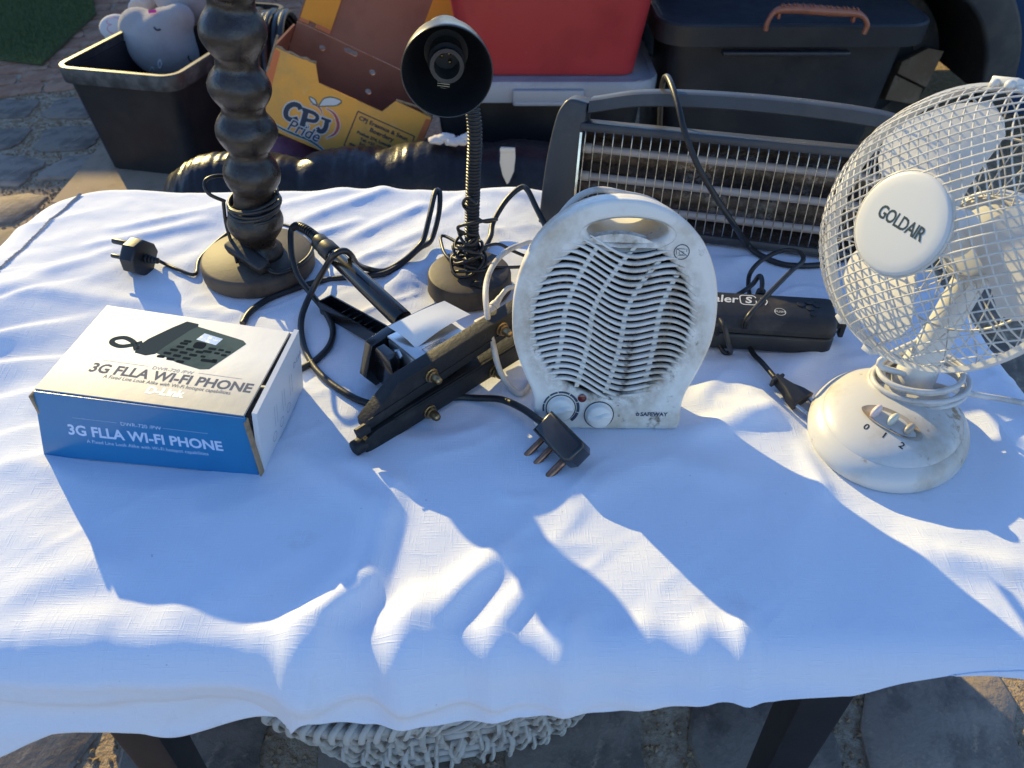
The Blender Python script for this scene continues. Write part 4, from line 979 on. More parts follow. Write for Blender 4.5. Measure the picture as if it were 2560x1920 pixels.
add_tube(bm, [p0+dd*.015, p0+dd*.026+Vector((.003, 0, .002)), at_z(1292, 716, TOP+.05), at_z(1330, 705, TOP+.05)], .0028); add_box(bm, (0, 0, 0), (.022, .014, .012), bevel=.003, M=yawed(p0-dd*.018+Vector((0, 0, -.004)), 40))
obj('cord_coupling', bm, M_wcord, hth)

# ------------------------------------------------------------------ white desk fan
M_fw = mat('cream_white_plastic', (.64, .63, .59), .38, col2=(.54, .50, .43), scale=8, lo=.5, hi=.8, rvar=.08)
M_wire = mat('white_coated_wire', (.64, .61, .54), .45, col2=(.52, .47, .39), scale=40)
fc = Vector((.359, .562, .937)); fb = Vector((.3625, .537, TOP+.001))
fan = thing('desk_fan', 'white desk fan with a wire mesh guard on an oval base with three buttons', 'desk fan', fb)
fn = Vector((-.862, -.38, .33)).normalized(); fr_ = Vector((-fn.y, fn.x, 0)).normalized()*-1
fr_ = Vector((.38, -.862, 0)).normalized(); fu = fn.cross(fr_).normalized()
MFN = frame(fc, fr_, fu, fn)
RR = .1130
bm = B(); add_lathe(bm, [(RR-.002, -.006), (RR+.0025, -.006), (RR+.003, 0), (RR+.0025, .006), (RR-.002, .006), (RR-.002, -.006)], MFN, 80)
obj('guard_ring', bm, M_fw, fan, smooth=40)
bm = B()
for a in (103, -110, -90, 200):
    Mk = MFN @ Matrix.Rotation(math.radians(a), 4, 'Z') @ Matrix.Translation((RR+.004, 0, 0)); add_box(bm, (0, 0, 0), (.006, .022 if a == 103 else .010, .016), Mk, bevel=.0015)
    if a == 103: add_ball(bm, (-.003, .006, .008), .0042, Mk, 12); add_ball(bm, (-.003, -.006, .008), .0042, Mk, 12)
    obj('ring_clip', bm, M_fw, fan); bm = B()
def guard(sgn, depth, r0, nw, tw):
    bm = B()
    def pz(r): return sgn*depth*(max(0, 1-(r/(RR+.0008))**3.0))**.62
    if sgn > 0:                                           # the front is a square mesh pressed into a dome
        sp = .0074; n_ = int(RR/sp)+1
        for fam in (1, -1):
            for k in range(-n_, n_+1):
                c = (k+.5)*sp
                if abs(c) >= RR-.002: continue
                L = math.sqrt((RR-.001)**2-c*c); run = []
                for j in range(49):
                    s_ = L*math.sin((-1+j/24)*math.pi/2); r = math.hypot(c, s_)
                    if r > r0-.002:
                        x, y = (s_, c) if fam > 0 else (c, s_)
                        run.append(((x-y)*.7071, (x+y)*.7071, pz(min(r, RR-.0005))+fam*.0005))
                    else:
                        if len(run) > 1: add_tube(bm, run, .00072, seg=5, raw=True, M=MFN)
                        run = []
                if len(run) > 1: add_tube(bm, run, .00072, seg=5, raw=True, M=MFN)
    else:
        for fam in (1, -1):
            for k in range(nw):
                a0 = 2*math.pi*k/nw; pts = []
                for j in range(15):
                    r = r0+(RR-.001-r0)*(1-(1-j/14)**1.6); a = a0+fam*tw*math.log(r/r0)
                    pts.append((r*math.cos(a), r*math.sin(a), pz(r)+fam*.0004))
                add_tube(bm, pts, .0007, seg=4, raw=True, M=MFN)
    for r in ((r0+.002,) if sgn > 0 else (r0, .08)):
        add_tube(bm, [(r*math.cos(a), r*math.sin(a), pz(r)) for a in np.linspace(0, 2*math.pi, 60)[:-1]], .0011, seg=5, raw=True, closed=True, M=MFN)
    return bm, pz
bmf, pz = guard(1, .065, .039, 54, .88); obj('front_guard', bmf, M_wire, fan, smooth=60)
bmr, _ = guard(-1, .045, .034, 24, .45); obj('rear_guard', bmr, M_wire, fan, smooth=60)
hz = pz(.039)
bm = B(); add_lathe(bm, [(.0395, hz-.006), (.0404, hz-.004), (.0406, hz), (.0396, hz+.0018), (.0375, hz+.0026), (.030, hz+.0031), (.015, hz+.0034), (0, hz+.0035)], MFN, 56); hub = obj('hub_badge', bm, M_fw, fan, smooth=50)
bm = B(); add_text(bm, 'GOLDAIR', .0145, MFN @ Matrix.Translation((0.001, 0.001, hz+.0036)), off=.0003, sx=.78, spacing=.9); obj('hub_lettering', bm, mat('green_black_print', (.02, .035, .035), .45), hub, smooth=0)
M_blade = mat('white_blade', (.68, .67, .64), .32, col2=(.6, .56, .5), scale=10, lo=.5, hi=.8)
for a in (132, 12, 252):
    bm = B(); Mk = MFN @ Matrix.Rotation(math.radians(a), 4, 'Z'); g = []
    for i in range(9):
        r = .016+i*(.102-.016)/8; t = i/8; hw = (.35+.48*math.sin(min(1, t*1.15)*math.pi*.52))*(1-.35*max(0, t-.8)/.2)
        row = []
        for j in range(9):
            s = -1+j/4; an = s*hw*.78; row.append(bm.verts.new(Mk @ Vector((r*math.cos(an), r*math.sin(an), .005+.016*s*(.7-.3*t)+.003*(1-s*s)))))
        g.append(row)
    fs = [bm.faces.new((g[i][j], g[i][j+1], g[i+1][j+1], g[i+1][j])) for i in range(8) for j in range(8)]
    ex = bmesh.ops.extrude_face_region(bm, geom=fs); nn_ = (MFN.to_3x3() @ Vector((0, 0, 1)))*-.0016
    for v in ex['geom']:
        if isinstance(v, bmesh.types.BMVert): v.co += nn_
    obj('blade', bm, M_blade, fan, smooth=50)
bm = B(); add_lathe(bm, [(0, .024), (.012, .023), (.019, .019), (.021, .010), (.021, -.008), (0, -.008)], MFN, 32); obj('spinner', bm, M_blade, fan)
bm = B(); add_lathe(bm, [(0, -.115), (.022, -.113), (.036, -.105), (.042, -.090), (.042, -.060), (.040, -.050), (.034, -.046), (0, -.046)], MFN, 36); obj('motor_housing', bm, M_fw, fan, smooth=40)
by = math.radians(38); MB_ = frame(fb, Vector((math.cos(by), -math.sin(by), 0)), Vector((math.sin(by), math.cos(by), 0)), Vector((0, 0, 1)))
mo = MFN @ Vector((0, -.030, -.072)); mb0 = MB_ @ Vector((.0, .040, .034))
bm = B(); add_tube(bm, [mb0-Vector((0, 0, .01)), mb0+(mo-mb0)*.3, mb0+(mo-mb0)*.7, mo], lambda t: .022-.008*math.sin(min(1, t*1.6)*math.pi/2), seg=20); obj('neck', bm, M_fw, fan, smooth=50)
M_fbase = mat('soiled_cream_plastic', (.60, .59, .565), .36, col2=(.45, .39, .30), scale=11, lo=.47, hi=.70, col3=(.24, .165, .09), scale3=28, lo3=.61, hi3=.70, rvar=.08)
def dome(profile, sx, sy, M, seg=56): b_ = B(); add_lathe(b_, profile, M, seg, sx=sx, sy=sy); return b_
bm = dome([(0, 0), (.97, 0), (1.0, .004), (1.0, .010), (.965, .0165), (.90, .0215), (.86, .0235)], .0715, .0860, MB_)
obj('base', bm, M_fbase, fan, smooth=50)
bm = dome([(.865, .0225), (.85, .0245), (.78, .0290), (.66, .0335), (.50, .0372), (.30, .0398), (0, .0410)], .0715, .0860, MB_); obj('base_cover', bm, M_fbase, fan, smooth=60)
def dome_z(x, y):
    r = math.hypot(x/.0715, y/.0860); return float(np.interp(r, [0, .3, .5, .66, .78, .85, 1], [.0410, .0398, .0372, .0335, .0290, .0245, .004]))
# the eye-shaped button panel and its numbers follow the slope of the dome
def on_dome(bm, off):
    for v in bm.verts: v.co = MB_ @ Vector((v.co.x, v.co.y, dome_z(v.co.x, v.co.y)+off+v.co.z))
bm = B(); n_ = 40; rim_ = []; mid_ = []
for k in range(n_):
    a = 2*math.pi*k/n_; x, y = .0285*math.copysign(abs(math.cos(a))**.9, math.cos(a)), .0125*math.sin(a)*abs(math.sin(a))**.25
    rim_.append(bm.verts.new((.004+x, -.030+y-.0025*x/.0285, .0003))); mid_.append(bm.verts.new((.004+x*.86, -.030+y*.8-.0025*x/.0285, -.0012)))
for k in range(n_): bm.faces.new((rim_[k], rim_[(k+1) % n_], mid_[(k+1) % n_], mid_[k]))
bm.faces.new(mid_); on_dome(bm, .0014)
obj('button_panel', bm, mat('soiled_button_recess', (.46, .41, .34), .5, col2=(.27, .2, .13), scale=40), fan)
cols = (mat('pinkish_button', (.66, .55, .54), .35), mat('greenish_button', (.56, .56, .47), .35), mat('grey_button', (.34, .30, .25), .4))
for k, x in enumerate((-.0115, .004, .0195)):
    y = -.0285-.0018*k; bm = B()
    Mk = MB_ @ Matrix.Translation((x, y, dome_z(x, y)+.0032)) @ Matrix.Rotation(.35-.15*k, 4, 'X') @ Matrix.Rotation(-.25, 4, 'Z')
    add_ball(bm, (0, 0, 0), (.0036, .0075, .0070-.001*k), Mk, 18); obj('button', bm, cols[k], fan, smooth=80)
for k, ch in enumerate('012'):
    bm = B(); add_text(bm, ch, .0090, Matrix.Translation((-.0125+k*.0165, -.0470-.0012*k, 0)) @ Matrix.Rotation(-.10, 4, 'Z'), off=.0002); on_dome(bm, .0002)
    obj('button_number', bm, M_ink, fan, smooth=0)
M_fcord = mat('pale_grey_cord', (.60, .59, .57), .45, col2=(.45, .42, .38), scale=30)
bm = B(); cc = (mb0+Vector((.004, .0, .012))); pts = []
for k in range(5*18):
    a = 2*math.pi*k/18; rr = .030+.0035*math.sin(a*.37+1)+.002*(k/18)
    pts.append(cc+Vector((math.cos(a)*rr*1.15, math.sin(a)*rr*.9-.004, .010-.0042*(k/18)+.004*math.sin(a+2))))
add_tube(bm, pts, .0026, res=2)
add_tube(bm, [pts[0]+Vector((-.02, .02, .03)), pts[6]+Vector((-.022, -.022, .012)), at_z(2260, 935, TOP+.052), at_z(2330, 962, TOP+.044), at_z(2430, 985, TOP+.022), at_z(2560, 1008, TOP+.010), at_z(2660, 1040, TOP+.006)], .0030)
obj('cord', bm, M_fcord, fan, smooth=60)

# ------------------------------------------------------------------ quartz bar heater
qa, qb = Vector((.036, .945, TOP+.002)), Vector((.545, .818, TOP+.002))
qh = thing('bar_heater', 'charcoal quartz bar heater with three glass tubes behind a wire guard', 'bar heater', (qa+qb)/2)
qx = (qb-qa).normalized(); qn = Vector((qx.y, -qx.x, 0)); tb_ = math.radians(14); qu = (Vector((0, 0, 1))*math.cos(tb_)-qn*math.sin(tb_)).normalized(); qz = qx.cross(qu)
MQ = frame(qa, qx, qu, qz); QL = (qb-qa).length
M_char = mat('charcoal_plastic', (.040, .042, .047), .42, col2=(.06, .06, .06), scale=14, rvar=.08, bump=.05, bscale=300)
for sgn in (0, 1):
    ol = [(0, 0), (.046, 0), (.050, .128), (.053, .160), (.030, .163), (.020, .155), (.012, .135), (.004, .08)]
    ol = [(p.x, p.y) for p in spline([(a, b, 0) for a, b in ol[3:]+ol[:1]], 4)]+[(.046, 0), (.0505, .130)]
    if sgn: ol = [(QL-x, y) for x, y in ol][::-1]
    bm = B(); add_plate(bm, ol, thick=.050, M=MQ @ Matrix.Translation((0, 0, -.022)), bevel=.004); obj('end_panel', bm, M_char, qh, smooth=40)
hp2 = [(.054, .1565), (.13, .1715), (QL/2, .1765), (QL-.13, .1715), (QL-.054, .1565)]
bm = B(); P = spline([(a, b, 0) for a, b in hp2], 8); prev = None
for p in P:
    ring = [bm.verts.new(MQ @ Vector((p.x, p.y+a, b))) for a, b in ((-.009, -.008), (-.009, .004), (-.0075, .0055), (.006, .0045), (.0085, 0), (.0085, -.032), (-.002, -.036), (-.006, -.030))]
    if prev:
        for q in range(8): bm.faces.new((prev[q], prev[(q+1) % 8], ring[(q+1) % 8], ring[q]))
    else: bm.faces.new(ring[::-1])
    prev = ring
bm.faces.new(prev); obj('carry_handle', bm, M_char, qh, smooth=45)
bm = B(); add_box(bm, (QL/2, .1310, -.014), (QL-.092, .011, .040), MQ, bevel=.003); obj('top_rail', bm, M_char, qh)
bm = B(); add_box(bm, (QL/2, .0065, -.014), (QL-.088, .011, .040), MQ, bevel=.003); obj('bottom_rail', bm, M_char, qh)
M_refl = mat('corroded_reflector', (.24, .21, .18), .4, .6, col2=(.050, .036, .028), scale=16, lo=.34, hi=.54, col3=(.09, .065, .05), scale3=190, lo3=.48, hi3=.54, rvar=.15)
bm = B(); g = []
for j in range(13):
    t = j/12; y = .012+.114*t; zc = -.034+.028*(2*t-1)**4+.004*math.cos(t*6*math.pi)
    g.append([bm.verts.new(MQ @ Vector((x, y, zc))) for x in (.046, QL/2, QL-.046)])
for j in range(12):
    for i in range(2): bm.faces.new((g[j][i], g[j][i+1], g[j+1][i+1], g[j+1][i]))
obj('reflector', bm, M_refl, qh, smooth=60)
bm = B(); 
for x in (.0475, QL-.0475): add_box(bm, (x, .069, -.012), (.003, .110, .032), MQ)
objs('end_reflector', bm, mat('dull_chrome', (.62, .63, .66), .12, 1.0, col2=(.4, .36, .3), scale=18), qh)
M_quartz = mat('frosted_quartz', (.50, .42, .36), .4, col2=(.38, .31, .26), scale=5, stretch=(1, 1, 1), spec=.6)
for y in (.030, .066, .102):
    bm = B(); add_cyl(bm, (.060, y, -.016), (QL-.060, y, -.016), .0052, seg=18, M=MQ); tq = obj('quartz_tube', bm, M_quartz, qh)
    bm = B()
    for x in (.049, QL-.061): add_cyl(bm, (x, y, -.016), (x+.012, y, -.016), .0066, seg=16, M=MQ, bevel=.001)
    objs('tube_cap', bm, mat('cream_ceramic', (.55, .48, .38), .5), tq)
M_gw = mat('chromed_wire', (.46, .43, .39), .28, 1.0, col2=(.2, .17, .14), scale=60)
nwire = 36
for i in range(nwire):
    x = .0535+i*(QL-.107)/(nwire-1); bm = B()
    add_tube(bm, [(x, .1262, -.018), (x, .1255, .001), (x+.0005, .122, .0062), (x, .070, .0068), (x, .018, .0062), (x, .0125, .001), (x, .012, -.018)], .00075, seg=6, res=3, M=MQ); obj('guard_wire', bm, M_gw, qh, smooth=60)
bm = B()
for x in (.08, QL-.08): add_box(bm, (x, .0035, -.016), (.03, .007, .075), MQ @ Matrix.Translation((0, -.003, 0)), bevel=.002)
objs('foot', bm, M_black, qh)
bm = B()
qc = MQ @ Vector((.40, .02, -.045))
add_tube(bm, [at_y(1648, 345, 1.02), at_y(1652, 260, 1.005), at_y(1658, 205, .985), at_y(1668, 192, .965), at_y(1680, 215, .935), at_y(1695, 262, .905), at_y(1712, 330, .880), at_y(1745, 415, .860), at_y(1788, 490, .850), at_y(1835, 562, .842), onc(1868, 612, .010), onc(1900, 640, .004), onc(1965, 663, .004), onc(2060, 662, .004), onc(2140, 640, .004)], .0038)
add_tube(bm, [at_y(1648, 345, 1.02), at_y(1649, 430, 1.02), at_z(1660, 500, TOP+.01), qc], .0038)
add_tube(bm, [onc(1205, 640, .004), onc(1226, 600, .007), at_z(1233, 556, TOP+.018), at_z(1265, 502, TOP+.036), at_z(1300, 470, TOP+.046), at_z(1318, 474, TOP+.046), at_z(1341, 520, TOP+.032), at_z(1369, 575, TOP+.016), onc(1400, 640, .004), onc(1425, 665, .004)], .0038)
obj('cord', bm, M_cord, qh, smooth=60)

# ------------------------------------------------------------------ vacuum sealer
va, vb = at_z(1802, 879, TOP), at_z(2076, 897, TOP); vx = (vb-va); vx.z = 0; vx.normalize(); vy = Vector((-vx.y, vx.x, 0))
vb = Vector((vb.x, vb.y, TOP+.002)); VL, VD = .30, .060
vt = thing('vacuum_sealer', 'slim black vacuum bag sealer with white lettering and touch buttons', 'sealer', vb-vx*VL/2)
MV = frame(vb-vx*VL, vx, vy, Vector((0, 0, 1)))
bm = B(); add_plate(bm, rrect(0, 0, VL, VD, .012), thick=.021, M=MV @ Matrix.Translation((0, 0, .0120)), bevel=.003); obj('lower_case', bm, M_black, vt)
bm = B(); prev = None
for x in np.concatenate(([0], np.linspace(.001, .006, 3), np.linspace(.012, VL-.012, 4), np.linspace(VL-.006, VL-.001, 3), [VL])):
    e = min(x, VL-x); k = math.sqrt(max(0, 1-(1-min(1, e/.010))**2)); iy = .010*(1-k)+.0005
    sec = [(iy, .0245), (iy, .0300), (.004+iy*.8, .0345), (.016, .0385+.0025*k), (.036, .0400+.0025*k), (VD-.010, .0395+.0025*k), (VD-.003-iy, .036), (VD-iy, .0245)]
    ring = [bm.verts.new(MV @ Vector((x, y, z))) for y, z in sec]
    if prev:
        for q in range(8): bm.faces.new((prev[q], prev[(q+1) % 8], ring[(q+1) % 8], ring[q]))
    else: bm.faces.new(ring[::-1])
    prev = ring
bm.faces.new(prev); lid_v = obj('lid', bm, M_blackdusty, vt, smooth=40)
bm = B(); add_box(bm, (VL/2, VD/2+.0, .0234), (VL-.010, VD-.008, .003), MV); obj('gasket', bm, M_dark, vt)
bm = B(); add_box(bm, (VL+.006, .030, .027), (.014, .016, .012), MV, bevel=.003); add_box(bm, (VL+.011, .026, .020), (.006, .010, .018), MV, bevel=.002); obj('side_latch', bm, M_black, vt)
Mt = MV @ Matrix.Translation((0, .024, .0414)) @ Matrix.Rotation(.07, 4, 'X')
M_wp = mat('pale_white_print', (.62, .63, .64), .5)
bm = B()
add_text(bm, 'ealer', .0175, Mt @ Matrix.Translation((VL-.1005-.003, .0125, .0006)), off=.0003, shear=.15, align='RIGHT')
for p0, p1 in ((0, 1),): add_ribbon(bm, [(VL-.1005+a, .0125+b) for a, b in rrect(0.0, -.0075, .017, .0085, .004, 4)]+[(VL-.1005+.017, .0125)], lambda t: .0013, Mt @ Matrix.Translation((0, 0, .0006)), res=2)
add_text(bm, 'S', .0150, Mt @ Matrix.Translation((VL-.1005+.0085, .0125, .0006)), off=.0005, shear=.15)
for k in range(2): add_ribbon(bm, [(VL-.079+k*.0045, .006), (VL-.076+k*.0045, .0120), (VL-.078+k*.0045, .018)], lambda t: .0012, Mt @ Matrix.Translation((0, 0, .0006)), res=2)
add_ribbon(bm, [(VL-.060+.0058*math.cos(a), -.004+.0058*math.sin(a)) for a in np.linspace(0, 6.283, 24)], lambda t: .0006, Mt @ Matrix.Translation((0, 0, .0006)), res=2)
add_text(bm, 'PUSH', .0045, Mt @ Matrix.Translation((VL-.060, -.004, .0006)))
obj('lid_lettering', bm, M_wp, lid_v, smooth=0)
bm = B()
for bxx, byy, br in ((-.036, .011, .0045), (-.027, .015, .004), (-.019, .011, .004), (-.027, .005, .0045), (-.025, -.004, .004)):
    add_lathe(bm, [(br, 0), (br, .0008), (br*.8, .0012), (0, .0010)], Mt @ Matrix.Translation((VL+bxx, byy, .0005)), 18)
objs('touch_button', bm, M_black, vt)
bm = B()
eq = onc(1941, 955, .010); ed = (onc(2010, 1008, .007)-eq).normalized(); es = Vector((-ed.y, ed.x, 0)).normalized()
k0 = at_z(1899, 744, TOP+.03)
add_tube(bm, [eq, *cordpts([(1905, 915, .004), (1880, 885, .002)], .0028), onc(1864, 838, .012), at_z(1866, 800, TOP+.052), at_z(1898, 760, TOP+.060), at_z(1940, 716, TOP+.062), at_z(1980, 676, TOP+.064), at_z(2007, 652, TOP+.062), at_z(2000, 632, TOP+.056), at_z(1960, 626, TOP+.046), at_z(1908, 648, TOP+.036), at_z(1876, 682, TOP+.024), *cordpts([(1870, 720), (1872, 745), (1850, 770)], .0028)], .0028)
add_tube(bm, [k0+Vector((0, 0, -.01)), k0+Vector((0, -.0, .010)), at_z(1905, 702, TOP+.046), at_z(1898, 690, TOP+.045), at_z(1880, 712, TOP+.034), at_z(1846, 736, TOP+.030), at_z(1803, 757, TOP+.030), onc(1740, 800, .010)], .0028)
add_tube(bm, [onc(1800, 800, .05), at_z(1812, 820, TOP+.048), at_z(1822, 860, TOP+.03), onc(1826, 884, .004), onc(1808, 880, .004), onc(1795, 850, .012), at_z(1790, 812, TOP+.04)], .0026)
obj('cord', bm, M_cord, vt, smooth=60)
bm = B(); add_cyl(bm, k0+Vector((0, .002, -.022)), k0+Vector((0, 0, .010)), .0068, .0052, seg=14, bevel=.001); obj('cord_connector', bm, M_black, vt)
es2 = ed.cross(es).normalized(); ME = frame(eq, ed, es, -es2 if es2.z < 0 else es2)
bm = B(); add_plate(bm, [(-.004, -.0035), (-.004, .0035), (.002, .0035), (.014, .0065), (.024, .0115), (.0345, .0140), (.0345, -.0140), (.024, -.0115), (.014, -.0065), (.002, -.0035)], thick=.012, M=ME, bevel=.002)
add_box(bm, (0, 0, 0), (.004, .018, .010), ME, bevel=.0015); ep = obj('plug', bm, M_blackdusty, vt)
for s in (1, -1):
    bm = B(); add_cyl(bm, (.034, s*.0095, 0), (.044, s*.0090, 0), .0023, seg=12, M=ME); add_cyl(bm, (.044, s*.0090, 0), (.052, s*.0088, 0), .0022, seg=12, M=ME, bevel=.0008); obj('pin', bm, M_steel, ep)
# ------------------------------------------------------------------ things on the ground behind the table
def tub_shell(bm, x0, x1, y0, y1, z0, z1, flare, th=.006, r=.04, M=I4, inner=True):
    """an open tub: flaring rounded-rectangle walls with thickness"""
    def ring(k, z, inset=0):
        return [bm.verts.new(M @ Vector((x, y, z))) for x, y in rrect(x0-k+inset, y0-k+inset, x1+k-inset, y1+k-inset, r, 5)]
    R = [ring(0, z0), ring(flare, z1)]
    if inner: R += [ring(flare, z1, th), ring(0, z0+.01, th)]
    n = len(R[0])
    for a, b in zip(R, R[1:]):
        for i in range(n): bm.faces.new((a[i], a[(i+1) % n], b[(i+1) % n], b[i]))
    bm.faces.new(R[0][::-1]); bm.faces.new(R[-1])
def rim_band(bm, x0, x1, y0, y1, z0, z1, th, r, M=I4, out=0.0):
    def ring(z, g): return [bm.verts.new(M @ Vector((x, y, z))) for x, y in rrect(x0-g, y0-g, x1+g, y1+g, r+g, 6)]
    R = [ring(z0, 0), ring(z0, th*.8), ring(z1-.006, th), ring(z1, th*.7), ring(z1, -th*.4), ring(z0, -.001)]
    n = len(R[0])
    for a, b in zip(R, R[1:]+R[:1]):
        for i in range(n): bm.faces.new((a[i], a[(i+1) % n], b[(i+1) % n], b[i]))

# flattened cardboard sheet under the open bin
M_cb = mat('tan_cardboard', (.36, .27, .19), .85, spec=.2, col2=(.27, .20, .14), scale=7, col3=(.46, .38, .29), scale3=18, bump=.1, bscale=60)
c0, c1, c2_ = at_z(128, 505, .03), at_z(238, 370, .03), at_z(560, 500, .03)
bm = B(); add_plate(bm, [(c0.x, c0.y), (c0.x+.85, c0.y-.12), (c0.x+.95, c1.y+.35), (c1.x, c1.y+.30)], thick=.006, M=Matrix.Translation((0, 0, .027)))
add_plate(bm, [(c0.x+.02, c0.y-.015), (c0.x+.80, c0.y-.11), (c0.x+.9, c1.y+.25), (c1.x+.02, c1.y+.2)], thick=.005, M=Matrix.Translation((0, 0, .018)))
tag(obj('cardboard_sheet', bm, M_cb), 'tan cardboard sheet lying flat beneath the black open bin', 'cardboard')
# open black bin
bo = Vector((-1.285, 2.9, .031)); ob = thing('open_bin', 'open black plastic bin with a plush toy inside', 'bin', bo)
MBn = yawed(Vector((-1.49, 2.585, .031)), -13)
M_bin = mat('black_polypropylene', (.012, .013, .017), .48, col2=(.020, .020, .022), scale=8, rvar=.1, bump=.12, bscale=220, col3=(.06, .06, .06), scale3=60, lo3=.72, hi3=.76)
M_binrim = mat('scuffed_black_rim', (.030, .031, .033), .42, col2=(.085, .085, .085), scale=16)
bm = B(); tub_shell(bm, .045, .400, .02, .76, 0, .335, .028, .007, .045, MBn); obj('body', bm, M_bin, ob, smooth=40)
bm = B(); rim_band(bm, .012, .433, -.013, .793, .312, .362, .013, .05, MBn); obj('rim', bm, M_binrim, ob, smooth=40)
# plush toy lying in the bin
M_pl = mat('grey_white_plush', (.38, .335, .315), .95, spec=.1, col2=(.31, .275, .26), scale=5, sheen=.5, bump=.7, bscale=260, bdist=.006)
M_plb = mat('pale_plush', (.60, .54, .50), .95, spec=.1, col2=(.52, .47, .43), scale=6, sheen=.5, bump=.25, bscale=160, bdist=.004)
hc = at_z(405, 115, .33); ty = thing('plush_toy', 'pale grey plush toy with a stitched heart on its ear lying in the bin', 'soft toy', hc)
hx, hu = Vector((1, -.1, 0)).normalized(), Vector((0, .35, .94)).normalized(); hx = (hx-hu*hx.dot(hu)).normalized(); hn = hx.cross(hu)
MT = frame(hc, hx, hu, hn)
mb = bpy.data.metaballs.new('plush'); mo_ = bpy.data.objects.new('plush', mb); COL.objects.link(mo_); mb.resolution = .012; mb.threshold = .25
def ball(c, r, s=(1, 1, 1), tilt=0):
    e = mb.elements.new(type='ELLIPSOID'); e.co = MT @ Vector(c); e.radius = r; e.size_x, e.size_y, e.size_z = s; e.stiffness = 2.2
    e.rotation = (MT @ Matrix.Rotation(math.radians(tilt), 4, 'Z')).to_quaternion()
ball((0, -.005, 0), .185, (1, .80, .85), -25); ball((-.075, .060, .0), .098); ball((.096, .092, .02), .066); ball((.045, .055, .01), .105)
ball((.07, .150, -.10), .15, (1, .7, .7)); ball((.0, .20, -.10), .075, (1, 1.4, 1)); ball((.11, .20, -.07), .075, (1, 1.4, 1))
dg = bpy.context.evaluated_depsgraph_get(); me = bpy.data.meshes.new_from_object(mo_.evaluated_get(dg)); bpy.data.objects.remove(mo_)
me.materials.clear(); finish('body', me, M_pl, ty, smooth=180)
ec = at_z(290, 68, .37); ME_ = frame(ec, hx, Vector((0, .64, .77)), Vector((0, -.77, .64)))
bm = B(); add_ball(bm, (0, 0, 0), (.066, .048, .020), ME_, 24); ear = obj('ear', bm, M_plb, ty, smooth=180)
bm = B()
hp_ = [(.046, -.014), (.020, -.030), (-.008, -.028), (-.024, -.016), (-.020, -.003), (-.006, .001), (-.022, .006), (-.026, .018), (-.008, .028), (.020, .024), (.042, .010)]
pp = [ME_ @ Vector((x, y, .0165*math.sqrt(max(.05, 1-(x/.060)**2-(y/.044)**2))+.0015)) for x, y in hp_]
add_tube(bm, pp, .0026, seg=6); obj('heart_stitch', bm, mat('pink_thread', (.62, .10, .17), .7), ear)
bm = B(); t0 = ec+Vector((-.040, -.01, -.02)); prev = None
for k in range(9):
    p = t0+Vector((.005+.012*k/8+.004*math.sin(k*.6), -.012-.006*k/8, -.008-.110*k/8)); hw = .0085*(1-.35*(k/8))
    r_ = (bm.verts.new(p-Vector((hw, 0, 0))), bm.verts.new(p+Vector((hw, 0, 0))), bm.verts.new(p+Vector((hw, .001, 0))), bm.verts.new(p+Vector((-hw, .001, 0))))
    if prev:
        for q in range(4): bm.faces.new((prev[q], prev[(q+1) % 4], r_[(q+1) % 4], r_[q]))
    prev = r_
obj('care_label', bm, M_white, ty)
bm = B()
def on_head(px, py): 
    d = ray(px, py).normalized(); o = Vector((0, 0, CAM_Z)); ok, loc_, *_ = HEAD.ray_cast(HEAD.matrix_world.inverted() @ o, d); return (HEAD.matrix_world @ loc_) if ok else o+d*2.6
bpy.context.view_layer.update(); HEAD = [c for c in ty.children if c.name.startswith('body')][0]
for arc in (((386, 69), (390, 74), (396, 76), (402, 74)), ((472, 140), (472, 146), (476, 152), (480, 154))): add_tube(bm, [on_head(*a)+Vector((0, -.002, .002)) for a in arc], .003, seg=6)
obj('closed_eye', bm, M_ink, ty)
bm = B(); add_tube(bm, [on_head(*a)+Vector((0, -.002, .002)) for a in ((400, 150), (396, 160), (400, 171), (405, 162), (401, 150))], .0022, seg=6); add_tube(bm, [on_head(*a)+Vector((0, -.003, .004)) for a in ((374, 180), (382, 170), (386, 176))], .002, seg=6); obj('tag_loop', bm, M_white, ty)
bm = B(); s0, s1 = at_z(352, 20, .40), at_z(378, -25, .42)
sv = (s1-s0).normalized()
for k in range(9): add_lathe(bm, [(.0, -.007), (.036, -.007), (.041, 0), (.036, .007), (0, .007)], Matrix.Translation(s0+sv*(k*.013-.02)) @ sv.to_track_quat('Z', 'Y').to_matrix().to_4x4(), 20)
obj('knit_sleeve', bm, M_plb, ty)
bm = B(); add_ribbon(bm, [(-.014, 0), (.014, .003)], lambda t: .012, frame(on_head(384, 34)+Vector((0, -.006, .008)), Vector((1, 0, 0)), Vector((0, .5, .8)), Vector((0, -.8, .5)))); obj('pink_patch', bm, mat('hot_pink_cloth', (.75, .05, .25), .7), ty)
# second pale toy limb piece behind, the coil of black hose
hc2 = Vector((-.925, 3.0, .225)); coil = None
bm = B()
for k in range(10):
    R_ = .205+.006*math.sin(k*2.1); cpt = hc2+Vector((-.10+.022*k, .01*math.sin(k*1.7), 0))
    add_tube(bm, [cpt+Vector((.004*math.sin(a*2+k), R_*math.cos(a), R_*math.sin(a))) for a in np.linspace(0, 2*math.pi, 36)[:-1]], .0125, seg=10, raw=True, closed=True)
tag(obj('hose_coil', bm, mat('black_hose', (.012, .014, .014), .3, col2=(.03, .032, .03), scale=20)), 'coil of black hose standing between the open bin and the fruit carton', 'hose')

